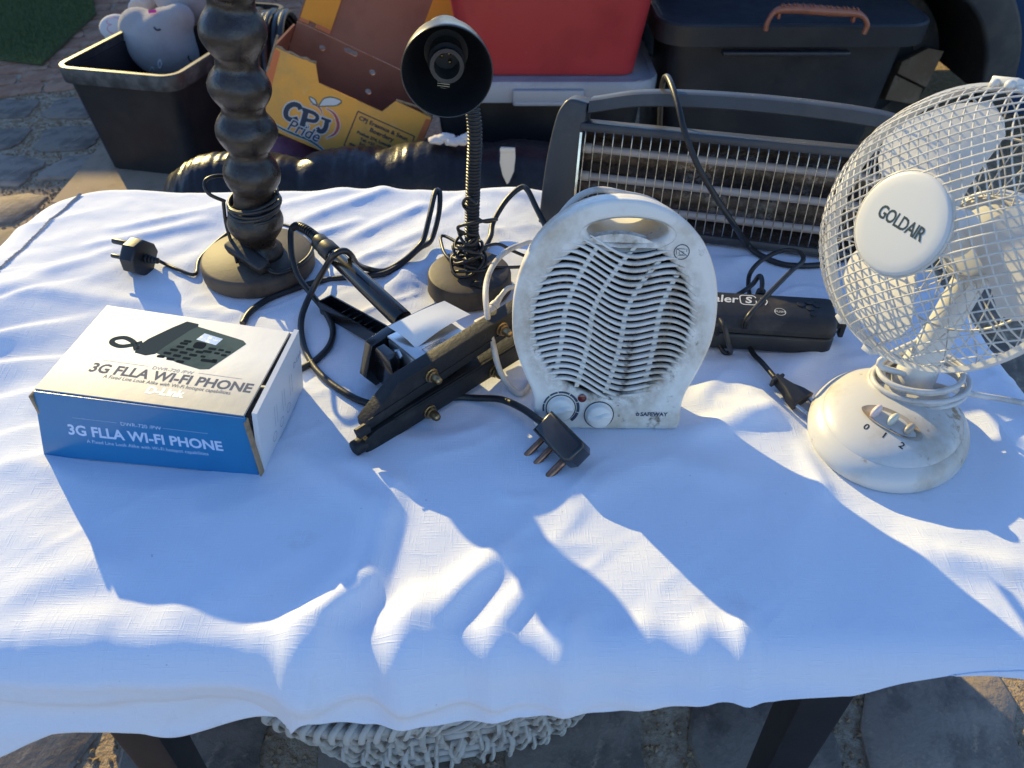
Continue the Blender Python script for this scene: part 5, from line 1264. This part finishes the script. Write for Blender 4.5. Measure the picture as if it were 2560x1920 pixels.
# fruit carton leaning over, tilted to the right
M_y = mat('yellow_carton', (.80, .37, .07), .7, spec=.25, col2=(.62, .33, .09), scale=5, col3=(.72, .42, .14), scale3=14, bump=.06, bscale=50)
M_o = mat('orange_print', (.58, .15, .045), .6); M_br = mat('brown_carton_inside', (.33, .145, .09), .8, spec=.2, col2=(.28, .12, .075), scale=6, bump=.05, bscale=60)
M_y2 = mat('amber_carton', (.80, .31, .035), .65, spec=.25, col2=(.70, .27, .03), scale=6)
q0, q1 = at_y(687, 113, 2.33), at_y(1080, 294, 2.33); ex_ = (q1-q0); CW = ex_.length; ex_.normalize()
ezv = Vector((0, .10, 1)); ezv = (ezv-ex_*ezv.dot(ex_)).normalized(); eyv = ezv.cross(ex_).normalized()   # into the box
MCB = frame(q0, ex_, ezv, -eyv)                           # x right, y up, z towards the viewer, origin at the front top left corner
CH, CD = .24, .31
ct = thing('fruit_carton', 'tilted yellow fruit carton with CPJ Pride lettering, open at the top', 'carton', q0-ezv*CH+ex_*CW/2)
top = [(0, 0), (.055, -.007), (.092, -.013), (.128, -.012), (.138, -.052), (.335, -.056), (.362, -.012), (.405, -.016), (CW, -.001)]
def plx(px_l):                                            # a pixel of the photograph on the plane of the front panel
    o = Vector((0, 0, CAM_Z)); d = ray(*px_l); t = (q0-o).dot(eyv)/d.dot(eyv); l = MCB.inverted() @ (o+d*t); return (l.x, l.y)
top = [plx(p) for p in ((690, 118), (740, 141), (790, 158), (797, 207), (955, 279), (990, 251), (1047, 268), (1078, 294))]
fr = obj('front_panel', (lambda b: (add_plate(b, [(0, -CH)]+[(p[0], min(p[1], 0)) for p in top]+[(CW, -CH)], thick=.006, M=MCB), b)[1])(B()), M_y, ct)
bm = B()
Mpr = MCB @ Matrix.Translation((0, 0, .0036))
add_poly(bm, [(0, -CH), (.028, -CH), (.020, -.010), (0, -.006)], Mpr); add_poly(bm, [(CW-.022, -CH), (CW, -CH), (CW, -.006), (CW-.016, -.010)], Mpr)
objs('edge_stripe', bm, M_o, fr, smooth=0)
def wall(name, x0, x1, M, m, hgt=CH, holes=(), ol=None):
    b = B(); add_plate(b, ol or [(x0, -hgt), (x1, -hgt), (x1, 0), (x0, 0)], holes, thick=.006, M=M); return obj(name, b, m, ct)
Mside = lambda x: MCB @ Matrix.Translation((x, 0, 0)) @ Matrix.Rotation(math.pi/2, 4, 'Y')
wall('side_wall', 0, 0, Mside(.0), M_br, ol=[(.004, -CH), (CD, -CH), (CD, 0), (.004, .002)]); wall('side_wall', 0, 0, Mside(CW), M_br, ol=[(.004, -CH), (CD, -CH), (CD, 0), (.004, -.004)])
bhole = [ellipse(.103, -.030, .0105, .0085, 18), ellipse(.276, -.034, .0105, .0085, 18), ellipse(.285, -.098, .0105, .0085, 18), rrect(.168, -.010, .213, .006, .006, 3)]
wall('back_wall', 0, CW, MCB @ Matrix.Translation((0, 0, -CD)), M_br, holes=bhole, ol=[(.006, -CH), (CW-.006, -CH), (CW-.006, .012), (.006, .012)])
b = B(); add_box(b, (CW/2, -CH+.003, -CD/2), (CW-.012, .006, CD-.012), MCB); obj('floor_panel', b, M_br, ct)
Mlid = MCB @ Matrix.Translation((0, .014, -CD-.002)) @ Matrix.Rotation(-.22, 4, 'X')
b = B(); add_plate(b, [(.006, 0), (CW-.006, 0), (CW-.006, .36), (.006, .36)], thick=.005, M=Mlid); lidc = obj('lid_flap', b, M_br, ct)
b = B(); add_plate(b, [(.012, .004), (.040, .004), (.040, .016), (.064, .016), (.064, .004), (.112, .004), (.112, .36), (.012, .36)], thick=.004, M=Mlid @ Matrix.Translation((0, 0, .006)));
s1_ = obj('inner_flap', b, M_y2, ct)
b = B(); add_plate(b, [(CW-.112, .004), (CW-.054, .004), (CW-.054, .018), (CW-.012, .018), (CW-.012, .36), (CW-.112, .36)], thick=.004, M=Mlid @ Matrix.Translation((0, 0, .006)))
s2_ = obj('inner_flap', b, M_y2, ct)
b = B(); add_poly(b, [(.066, .005), (.112, .005), (.112, .017), (.066, .017)], Mlid @ Matrix.Translation((0, 0, .0085))); add_poly(b, [(.012, .005), (.038, .005), (.038, .014), (.012, .014)], Mlid @ Matrix.Translation((0, 0, .0085))); objs('edge_stripe', b, M_o, s1_, smooth=0)
b = B(); add_poly(b, [(CW-.112, .005), (CW-.056, .005), (CW-.056, .017), (CW-.112, .017)], Mlid @ Matrix.Translation((0, 0, .0085))); objs('edge_stripe', b, M_o, s2_, smooth=0)
b = B()                                                   # torn raw edges
P = [MCB @ Vector((x, y+.002+.003*math.sin(i*2.4), -.001)) for i, (x, y) in enumerate(spline([(a[0], a[1], 0) for a in top[:3]], 3) and [(p.x, p.y) for p in spline([(a[0], a[1], 0) for a in top[:3]], 4)])]
add_tube(b, P, .0042, seg=5, raw=True); add_tube(b, [MCB @ Vector((p[0], p[1]+.001, 0)) for p in top[5:8]], .0036, seg=5, raw=True); add_tube(b, [MCB @ Vector((.0, y, .002)) for y in (-.08, -.04, 0, .03)], .0036, seg=5, raw=True)
objs('torn_edge', b, M_kraft, ct)
M_cn = mat('carton_navy_print', (.022, .035, .065), .6); M_cg = mat('carton_green_print', (.02, .10, .085), .6); M_cr = mat('carton_red_print', (.42, .07, .05), .6); M_cw = mat('carton_white_print', (.55, .56, .58), .6)
b = B(); Lz = lambda k: MCB @ Matrix.Translation((0, 0, .0036+.0004*k))
def P2(*pts): return [plx(p) for p in pts]
def w4(a_, b_): return lambda t: a_+(b_-a_)*math.sin(math.pi*min(1, max(0, t)))
c5 = lambda x, y: (600+x/4.148, y/4.148)
sw = P2(c5(270, 1205), c5(400, 1310), c5(560, 1385), c5(720, 1450), c5(850, 1540), c5(920, 1610))
add_ribbon(b, sw, w4(.006, .013), Lz(0), 3); add_ribbon(b, sw, w4(.001, .0075), Lz(1), 1)
arc = P2(c5(890, 1115), c5(980, 1180), c5(1020, 1290), c5(985, 1380), c5(890, 1430))
add_ribbon(b, arc, w4(.006, .014), Lz(0), 3); add_ribbon(b, arc, w4(.001, .0095), Lz(1), 2)
st = P2(c5(725, 1075), c5(790, 1090), c5(840, 1135), c5(858, 1190)); add_ribbon(b, st, w4(.004, .008), Lz(0), 3); add_ribbon(b, st, w4(.001, .004), Lz(1), 2)
for lf in ((c5(815, 1100), c5(870, 1020), c5(960, 1005), c5(1055, 1045), c5(1000, 1090), c5(900, 1095)), (c5(805, 1090), c5(750, 1060), c5(720, 1000), c5(780, 1030))):
    q = P2(*lf); add_poly(b, q if sum((q[i-1][0]*q[i][1]-q[i][0]*q[i-1][1]) for i in range(len(q))) > 0 else q[::-1], Lz(1), 3); add_ribbon(b, q+[q[0]], lambda t: .003, Lz(2), 1, res=4)
CPJ = [[(632, 1132), (612, 1092), (560, 1078), (505, 1103), (478, 1160), (490, 1212), (540, 1238), (604, 1226)],
       [(690, 1140), (650, 1292)], [(622, 1283), (716, 1316)], [(650, 1126), (700, 1143), (770, 1170), (806, 1210), (778, 1250), (690, 1240)],
       [(846, 1218), (946, 1254)], [(908, 1240), (892, 1312), (866, 1352), (824, 1354), (800, 1318)]]
for lay, add, mi_ in ((1, .0065, 3), (2, 0, 0)):
    for k, st_ in enumerate(CPJ):
        wd = (.0150, .0165, .0080, .0115, .0085, .0145)[k]
        q = P2(*[c5(*p) for p in st_]); L_ = Vector((q[-1][0]-q[-2][0], q[-1][1]-q[-2][1])).normalized()*add*.5
        F_ = Vector((q[0][0]-q[1][0], q[0][1]-q[1][1])).normalized()*add*.5
        q = [(q[0][0]+F_.x, q[0][1]+F_.y)]+q[1:-1]+[(q[-1][0]+L_.x, q[-1][1]+L_.y)]
        add_ribbon(b, q, lambda t: wd+add, MCB @ Matrix.Translation((0, 0, .0036+.0006*lay+.00007*k)), mi_)
pr = plx(c5(665, 1340)); Mpd = MCB @ Matrix.Translation((pr[0], pr[1]-.004, 0))
add_text(b, 'Pride', .052, Mpd @ Matrix.Translation((0, 0, .0054)), off=.0032, mi=3, shear=.25, sx=.9); add_text(b, 'Pride', .052, Mpd @ Matrix.Translation((0, 0, .0060)), off=.0004, mi=0, shear=.25, sx=.9)
fr_pts = P2(c5(1225, 1150), c5(1810, 1410), c5(1700, 1720), c5(1080, 1505))
for i in range(4): add_ribbon(b, [fr_pts[i], fr_pts[(i+1) % 4]], lambda t: .0032, Lz(1), 0, res=2)
for s, p, z_ in (('CPJ Erasmus & Seun', c5(1490, 1330), .0175), ('Boerdery', c5(1470, 1395), .0185), ('Posbus 274, Lutzville', c5(1400, 1445), .0125), ('Tel: +27 15', c5(1350, 1480), .0125), ('Sel: +27', c5(1310, 1512), .0125), ('eksport market', c5(1250, 1530), .0105)):
    a = plx(p); add_text(b, s, z_, Lz(1) @ Matrix.Translation((a[0], a[1], 0)), off=.0005, sx=1.1)
obj('printing', b, [M_cn, M_cg, M_cr, M_cw], fr, smooth=0)
# mauve bag propping the carton up
b = B(); mc = at_y(668, 372, 2.32); 
add_ball(b, (mc.x+.03, 2.42, .10), (.14, .10, .115), I4, 24, warp=lambda p: p*(1+.10*mnoise.noise(p*14))); tag(obj('mauve_bag', b, mat('mauve_cloth', (.26, .10, .15), .8, col2=(.2, .07, .11), scale=20, bump=.2, bscale=60), smooth=180), 'mauve cloth bag propping up the left end of the fruit carton', 'bag')

# long bundle wrapped in black plastic
M_bag = mat('black_bin_liner', (.012, .013, .017), .30, spec=.28, col2=(.022, .022, .027), scale=10, bump=.35, bscale=34, bdist=.008, coat=.0)
random.seed(21)
tops = [(418, 441), (450, 412), (490, 396), (560, 390), (650, 388), (720, 392), (830, 388), (900, 375), (1000, 362), (1090, 354), (1160, 354), (1260, 358), (1370, 366), (1500, 372), (1640, 372)]
cen, rad = [], []
for i, (a, c) in enumerate(tops):
    p = at_y(a, c, 2.10); rad.append(max(.03, p.z/2)); cen.append(Vector((p.x, 2.10, p.z/2)))
CS = spline(cen, 14); nC = len(CS); bm = B(); prev = None; seg = 44
for i, p in enumerate(CS):
    t = i/(nC-1); R_ = float(np.interp(t*(len(rad)-1), range(len(rad)), rad)); ring = []
    for k in range(seg):
        a = 2*math.pi*k/seg; d = Vector((0, math.cos(a), math.sin(a)))
        n1 = mnoise.noise(Vector((p.x*7, a*.8, 3.1)))*.016*R_/.13; n2 = mnoise.noise(Vector((p.x*60, a*1.6, 9.1)))*.0045
        n3 = -.010*math.exp(-((p.x+.61)/.02)**2)-.008*math.exp(-((p.x+.36)/.05)**2)*abs(math.sin(p.x*40+a*3))
        rr = R_+(n1+n2+n3)*(.2+.8*abs(math.sin(a)) if math.sin(a) > 0 else .3)
        ring.append(bm.verts.new(p+Vector((0, d.y*rr*.95, d.z*rr))))
    if prev:
        for k in range(seg): bm.faces.new((prev[k], prev[(k+1) % seg], ring[(k+1) % seg], ring[k]))
    else: bm.faces.new(ring[::-1])
    prev = ring
bm.faces.new(prev); bd = obj('wrapped_bundle', bm, M_bag, smooth=70)
tag(bd, 'long bundle wrapped in shiny black plastic lying behind the table', 'bundle')
# scrap of white fabric and a pointed white tag on the bundle
p = at_y(1138, 352, 2.06); bm = B(); prev = None
for k in range(5): add_ball(bm, (p.x-.05+.022*k, 2.07+.008*math.sin(k*2), p.z-.002+.004*math.sin(k*1.9)), (.026, .02, .010), I4, 14, warp=lambda q: q*(1+.3*mnoise.noise(q*90)))
tag(obj('white_rag', bm, M_plb, smooth=180), 'scrap of crumpled white rag on top of the wrapped bundle', 'rag')
w0 = at_y(1269, 360, 1.985); MW = frame(Vector((w0.x, 1.962, w0.z-.004)), Vector((1, 0, 0)), Vector((0, .12, .99)).normalized(), Vector((0, -.99, .12)).normalized())
bm = B(); add_plate(bm, [(-.018, .006), (.020, .004), (.021, -.022), (.017, -.060), (.003, -.092), (-.002, -.096), (-.014, -.070), (-.021, -.036)], thick=.004, M=MW, bevel=.001); add_box(bm, (0, -.002, .004), (.040, .012, .003), MW, bevel=.001)
tag(obj('pointed_tag', bm, mat('cream_plastic', (.62, .58, .52), .5)), 'pointed white plastic tag hanging on the front of the wrapped bundle', 'tag')

# black tub with a grey lid, red tub on top
M_glid = mat('grey_lid_plastic', (.27, .29, .33), .42, col2=(.22, .235, .27), scale=6, rvar=.08, col3=(.34, .33, .33), scale3=20)
tb2 = thing('lidded_tub', 'black storage tub with a grey clip lid under the red tub', 'storage tub', (.06, 2.6, 0))
bm = B(); tub_shell(bm, -.20, .36, 2.34, 3.05, 0, .405, .035, r=.05, inner=False); obj('body', bm, M_bin, tb2, smooth=40)
bm = B(); rim_band(bm, -.275, .415, 2.262, 3.10, .395, .455, .014, .07); add_plate(bm, rrect(-.275, 2.262, .415, 3.10, .07, 6), thick=.012, M=Matrix.Translation((0, 0, .447)), bevel=.004); obj('lid', bm, M_glid, tb2, smooth=40)
bm = B(); add_box(bm, (.105, 2.240, .414), (.205, .016, .046), bevel=.005); add_box(bm, (.105, 2.236, .399), (.195, .014, .012), bevel=.003); obj('clip', bm, M_glid, tb2)
rt = thing('red_tub', 'red plastic storage tub stacked on the grey lid', 'storage tub', (.11, 2.6, .456))
M_red = mat('red_polypropylene', (.36, .028, .032), .42, col2=(.30, .022, .026), scale=5, rvar=.08, col3=(.42, .10, .10), scale3=40, lo3=.7, hi3=.76)
bm = B(); tub_shell(bm, -.145, .360, 2.305, 3.0, .456, .86, .055, r=.045); obj('body', bm, M_red, rt, smooth=40)
bm = B(); rim_band(bm, -.2, .415, 2.25, 3.055, .83, .87, .014, .06); obj('rim', bm, M_red, rt, smooth=40)
# big black tub with brown handle
bt = thing('handled_tub', 'large black storage tub with a brown carry handle on its front', 'storage tub', (.82, 2.6, 0))
bm = B(); tub_shell(bm, .50, 1.10, 2.36, 3.0, 0, .56, .045, r=.06, inner=False); obj('body', bm, M_bin, bt, smooth=40)
bm = B(); rim_band(bm, .425, 1.175, 2.285, 3.075, .545, .605, .016, .08); add_plate(bm, rrect(.425, 2.285, 1.175, 3.075, .08, 6), thick=.012, M=Matrix.Translation((0, 0, .60)), bevel=.004); obj('lid', bm, M_bin, bt, smooth=40)
bm = B(); add_box(bm, (.775, 2.270, .530), (.36, .030, .012), bevel=.003); obj('grip_ledge', bm, M_bin, bt)
M_han = mat('brown_handle_plastic', (.30, .105, .055), .38, col2=(.24, .08, .045), scale=20, rvar=.08)
hl = [at_y(a, b_, 2.235) for a, b_ in ((1914, 76), (1918, 58), (1932, 34), (1952, 24), (1990, 22), (2040, 25), (2090, 29), (2135, 32), (2158, 42), (2168, 62), (2160, 84))]
bm = B(); add_tube(bm, hl, lambda t: .0085+.0075*math.sin(math.pi*min(1, max(0, (t-.22)/.56)))**.6 if .22 < t < .78 else .0085, seg=14, flat=.8)
for f in (.30, .72): 
    p = spline(hl, 6)[int(f*60)]; add_box(bm, (p.x, p.y+.01, p.z-.016), (.008, .018, .018), bevel=.002)
for k in range(16): 
    p = spline(hl, 6)[int((.30+.42*k/15)*60)]; add_box(bm, (p.x, p.y-.004, p.z+.0125), (.004, .016, .004), bevel=.001)
obj('handle', bm, M_han, bt, smooth=50)

# rear corner of a blue car
M_car = mat('dark_blue_paint', (.012, .045, .12), .22, metal=.2, coat=.6, col2=(.010, .038, .10), scale=4)
M_arch = mat('charcoal_trim', (.028, .029, .032), .5, col2=(.05, .047, .043), scale=9, bump=.15, bscale=180)
M_tyre = mat('tyre_rubber', (.020, .020, .020), .75, col2=(.085, .065, .045), scale=6, bump=.3, bscale=90)
wc = Vector((1.235, 2.66, .285)); car = thing('blue_car', 'dark blue car showing its wheel arch at the right', 'car', (1.9, 3.4, 0))
def archpts(r, n=28, z0=.0): return [(wc.x+r*math.cos(a), wc.z+r*math.sin(a)) for a in np.linspace(math.pi, 0, n)]
MA = frame((0, wc.y, 0), Vector((1, 0, 0)), Vector((0, 0, 1)), Vector((0, -1, 0)))
ro, ri = .452, .345
bm = B(); add_plate(bm, [(wc.x-ro, .20)]+archpts(ro)+[(wc.x+ro, .20), (3.6, .20), (3.6, 1.15), (3.2, 1.25), (.75, 1.22), (.45, 1.0), (.42, .42)], thick=.03, M=MA, bevel=.008); obj('body_side', bm, M_car, car)
bm = B(); add_box(bm, (2.02, 3.75, .70), (3.16, 1.08, .90), bevel=.06); add_box(bm, (2.3, 3.5, 1.35), (2.2, 1.4, .45), bevel=.12); obj('body', bm, M_car, car)
bm = B(); add_plate(bm, [(wc.x-ro-.004, .17)]+archpts(ro+.004)+[(wc.x+ro+.004, .17), (wc.x+ri, .17)]+archpts(ri)[::-1]+[(wc.x-ri, .17)], thick=.05, M=MA @ Matrix.Translation((0, 0, .012)), bevel=.012); obj('arch_trim', bm, M_arch, car)
bm = B(); seg = archpts(ri-.002); prev = None
for x, z in seg:
    r_ = (bm.verts.new((x, wc.y-.012, z)), bm.verts.new((x, wc.y+.5, z)))
    if prev: bm.faces.new((prev[0], prev[1], r_[1], r_[0]))
    prev = r_
add_plate(bm, archpts(ri)+[(wc.x+ri, .05), (wc.x-ri, .05)], thick=.01, M=MA @ Matrix.Translation((0, 0, -.49)))
obj('arch_liner', bm, M_dark, car)
wh = None
bm = B(); add_lathe(bm, [(.20, -.085), (.255, -.095), (.285, -.085), (.292, -.05), (.292, .05), (.285, .085), (.255, .095), (.20, .085), (.20, -.085)], Matrix.Translation(wc+Vector((0, .27, 0))) @ Matrix.Rotation(math.pi/2, 4, 'X'), 56); wh = obj('wheel', bm, M_tyre, car, smooth=40)
bm = B(); add_lathe(bm, [(0, .05), (.05, .052), (.06, .045), (.16, .035), (.19, .06), (.20, .082), (.203, .082), (.203, -.05), (0, -.05)], Matrix.Translation(wc+Vector((0, .27, 0))) @ Matrix.Rotation(math.pi/2, 4, 'X'), 48)
for k in range(5): add_box(bm, (.105, 0, .050), (.13, .035, .014), Matrix.Translation(wc+Vector((0, .27, 0))) @ Matrix.Rotation(math.pi/2, 4, 'X') @ Matrix.Rotation(k*1.2566, 4, 'Z'), bevel=.004)
obj('rim', bm, mat('grey_alloy', (.2, .2, .21), .4, .8), wh)
# brown panels added beside the wheel, sunlight painted into their lighter colour
M_sunlit = mat('sunlit_brown', (.17, .115, .07), .85, spec=.2, col2=(.22, .16, .11), scale=10, col3=(.09, .06, .04), scale3=30, bump=.4, bscale=60)
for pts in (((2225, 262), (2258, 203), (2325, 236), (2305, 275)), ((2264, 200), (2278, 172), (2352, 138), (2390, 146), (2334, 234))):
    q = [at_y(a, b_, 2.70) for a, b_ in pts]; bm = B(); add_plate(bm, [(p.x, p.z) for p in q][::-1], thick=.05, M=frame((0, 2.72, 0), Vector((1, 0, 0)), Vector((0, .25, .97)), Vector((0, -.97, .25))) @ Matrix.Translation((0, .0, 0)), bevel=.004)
    obj('sunlit_panel', bm, M_sunlit, car)

# ------------------------------------------------------------------ wicker basket under the table
M_wk = mat('grey_washed_wicker', (.56, .53, .48), .8, spec=.2, col2=(.42, .39, .35), scale=30, bump=.3, bscale=150)
wk = thing('wicker_basket', 'oval grey white wicker basket under the front of the table', 'basket', (-.11, .64, 0))
MK = yawed((-.100, .680, 0), 10)
def wk_pt(a, z, off=0.0):
    k = .72+.28*z/.25; rx, ry = .285*k+off, .195*k+off
    c, s = math.cos(a), math.sin(a); return MK @ Vector((rx*math.copysign(abs(c)**.62, c), ry*math.copysign(abs(s)**.62, s), z))
aa_ = np.linspace(0, 2*math.pi, 2001); pp_ = [wk_pt(a, .2) for a in aa_]; ll_ = np.concatenate(([0], np.cumsum([(p-q).length for p, q in zip(pp_, pp_[1:])])))
def even(f): return float(np.interp((f % 1)*ll_[-1], ll_, aa_))   # evenly spaced round the rim
for z_ in (.015, .06, .105, .15, .195):
    for dz in (0, .011):
        bm = B(); add_tube(bm, [wk_pt(a, z_+dz) for a in np.linspace(0, 2*math.pi, 64)[:-1]], .0052, seg=8, raw=True, closed=True); obj('weaver_rod', bm, M_wk, wk, smooth=60)
for k in range(2):
    bm = B(); add_tube(bm, [wk_pt(a, .245+.012*k, .004) for a in np.linspace(0, 2*math.pi, 64)[:-1]], .0085, seg=10, raw=True, closed=True); obj('rim_rod', bm, M_wk, wk, smooth=60)
random.seed(5)
nst = 90
for i in range(nst):
    a = even(i/nst); s = 1 if i % 2 else -1; sl = random.uniform(.02, .07)*(1 if i % 3 else -1); pts = []
    for j, z_ in enumerate((.0, .03, .0655, .088, .1105, .133, .1555, .178, .2005, .225, .250)):
        o = (.0110 if (j+2*i) % 4 != 0 else -.007)+random.uniform(-.001, .001); pts.append(wk_pt(a+sl*(z_/.25-.5), z_, o))
    pts += [wk_pt(a+sl*.5+.02, .262, .010), wk_pt(a+sl*.5+.05, .262, -.006), wk_pt(a+sl*.5+.07, .24, -.012)]
    bm = B(); add_tube(bm, pts, lambda t: .0047, seg=7, res=3, flat=.75); obj('strand', bm, M_wk, wk, smooth=60)
for i in range(nst):
    a = even((i+.5)/nst); bm = B()
    add_tube(bm, [wk_pt(a-.03, .215, .004), wk_pt(a, .243, .016), wk_pt(a+.02, .266, .010), wk_pt(a+.04, .266, -.006), wk_pt(a+.05, .24, -.012)], .0048, seg=7, res=4, flat=.75); obj('rim_wrap', bm, M_wk, wk, smooth=60)
bm = B(); add_lathe(bm, [(0, .012), (.98, .012)], MK @ Matrix.Diagonal((.20, .137, 1, 1)), 40); obj('bottom', bm, M_wk, wk)
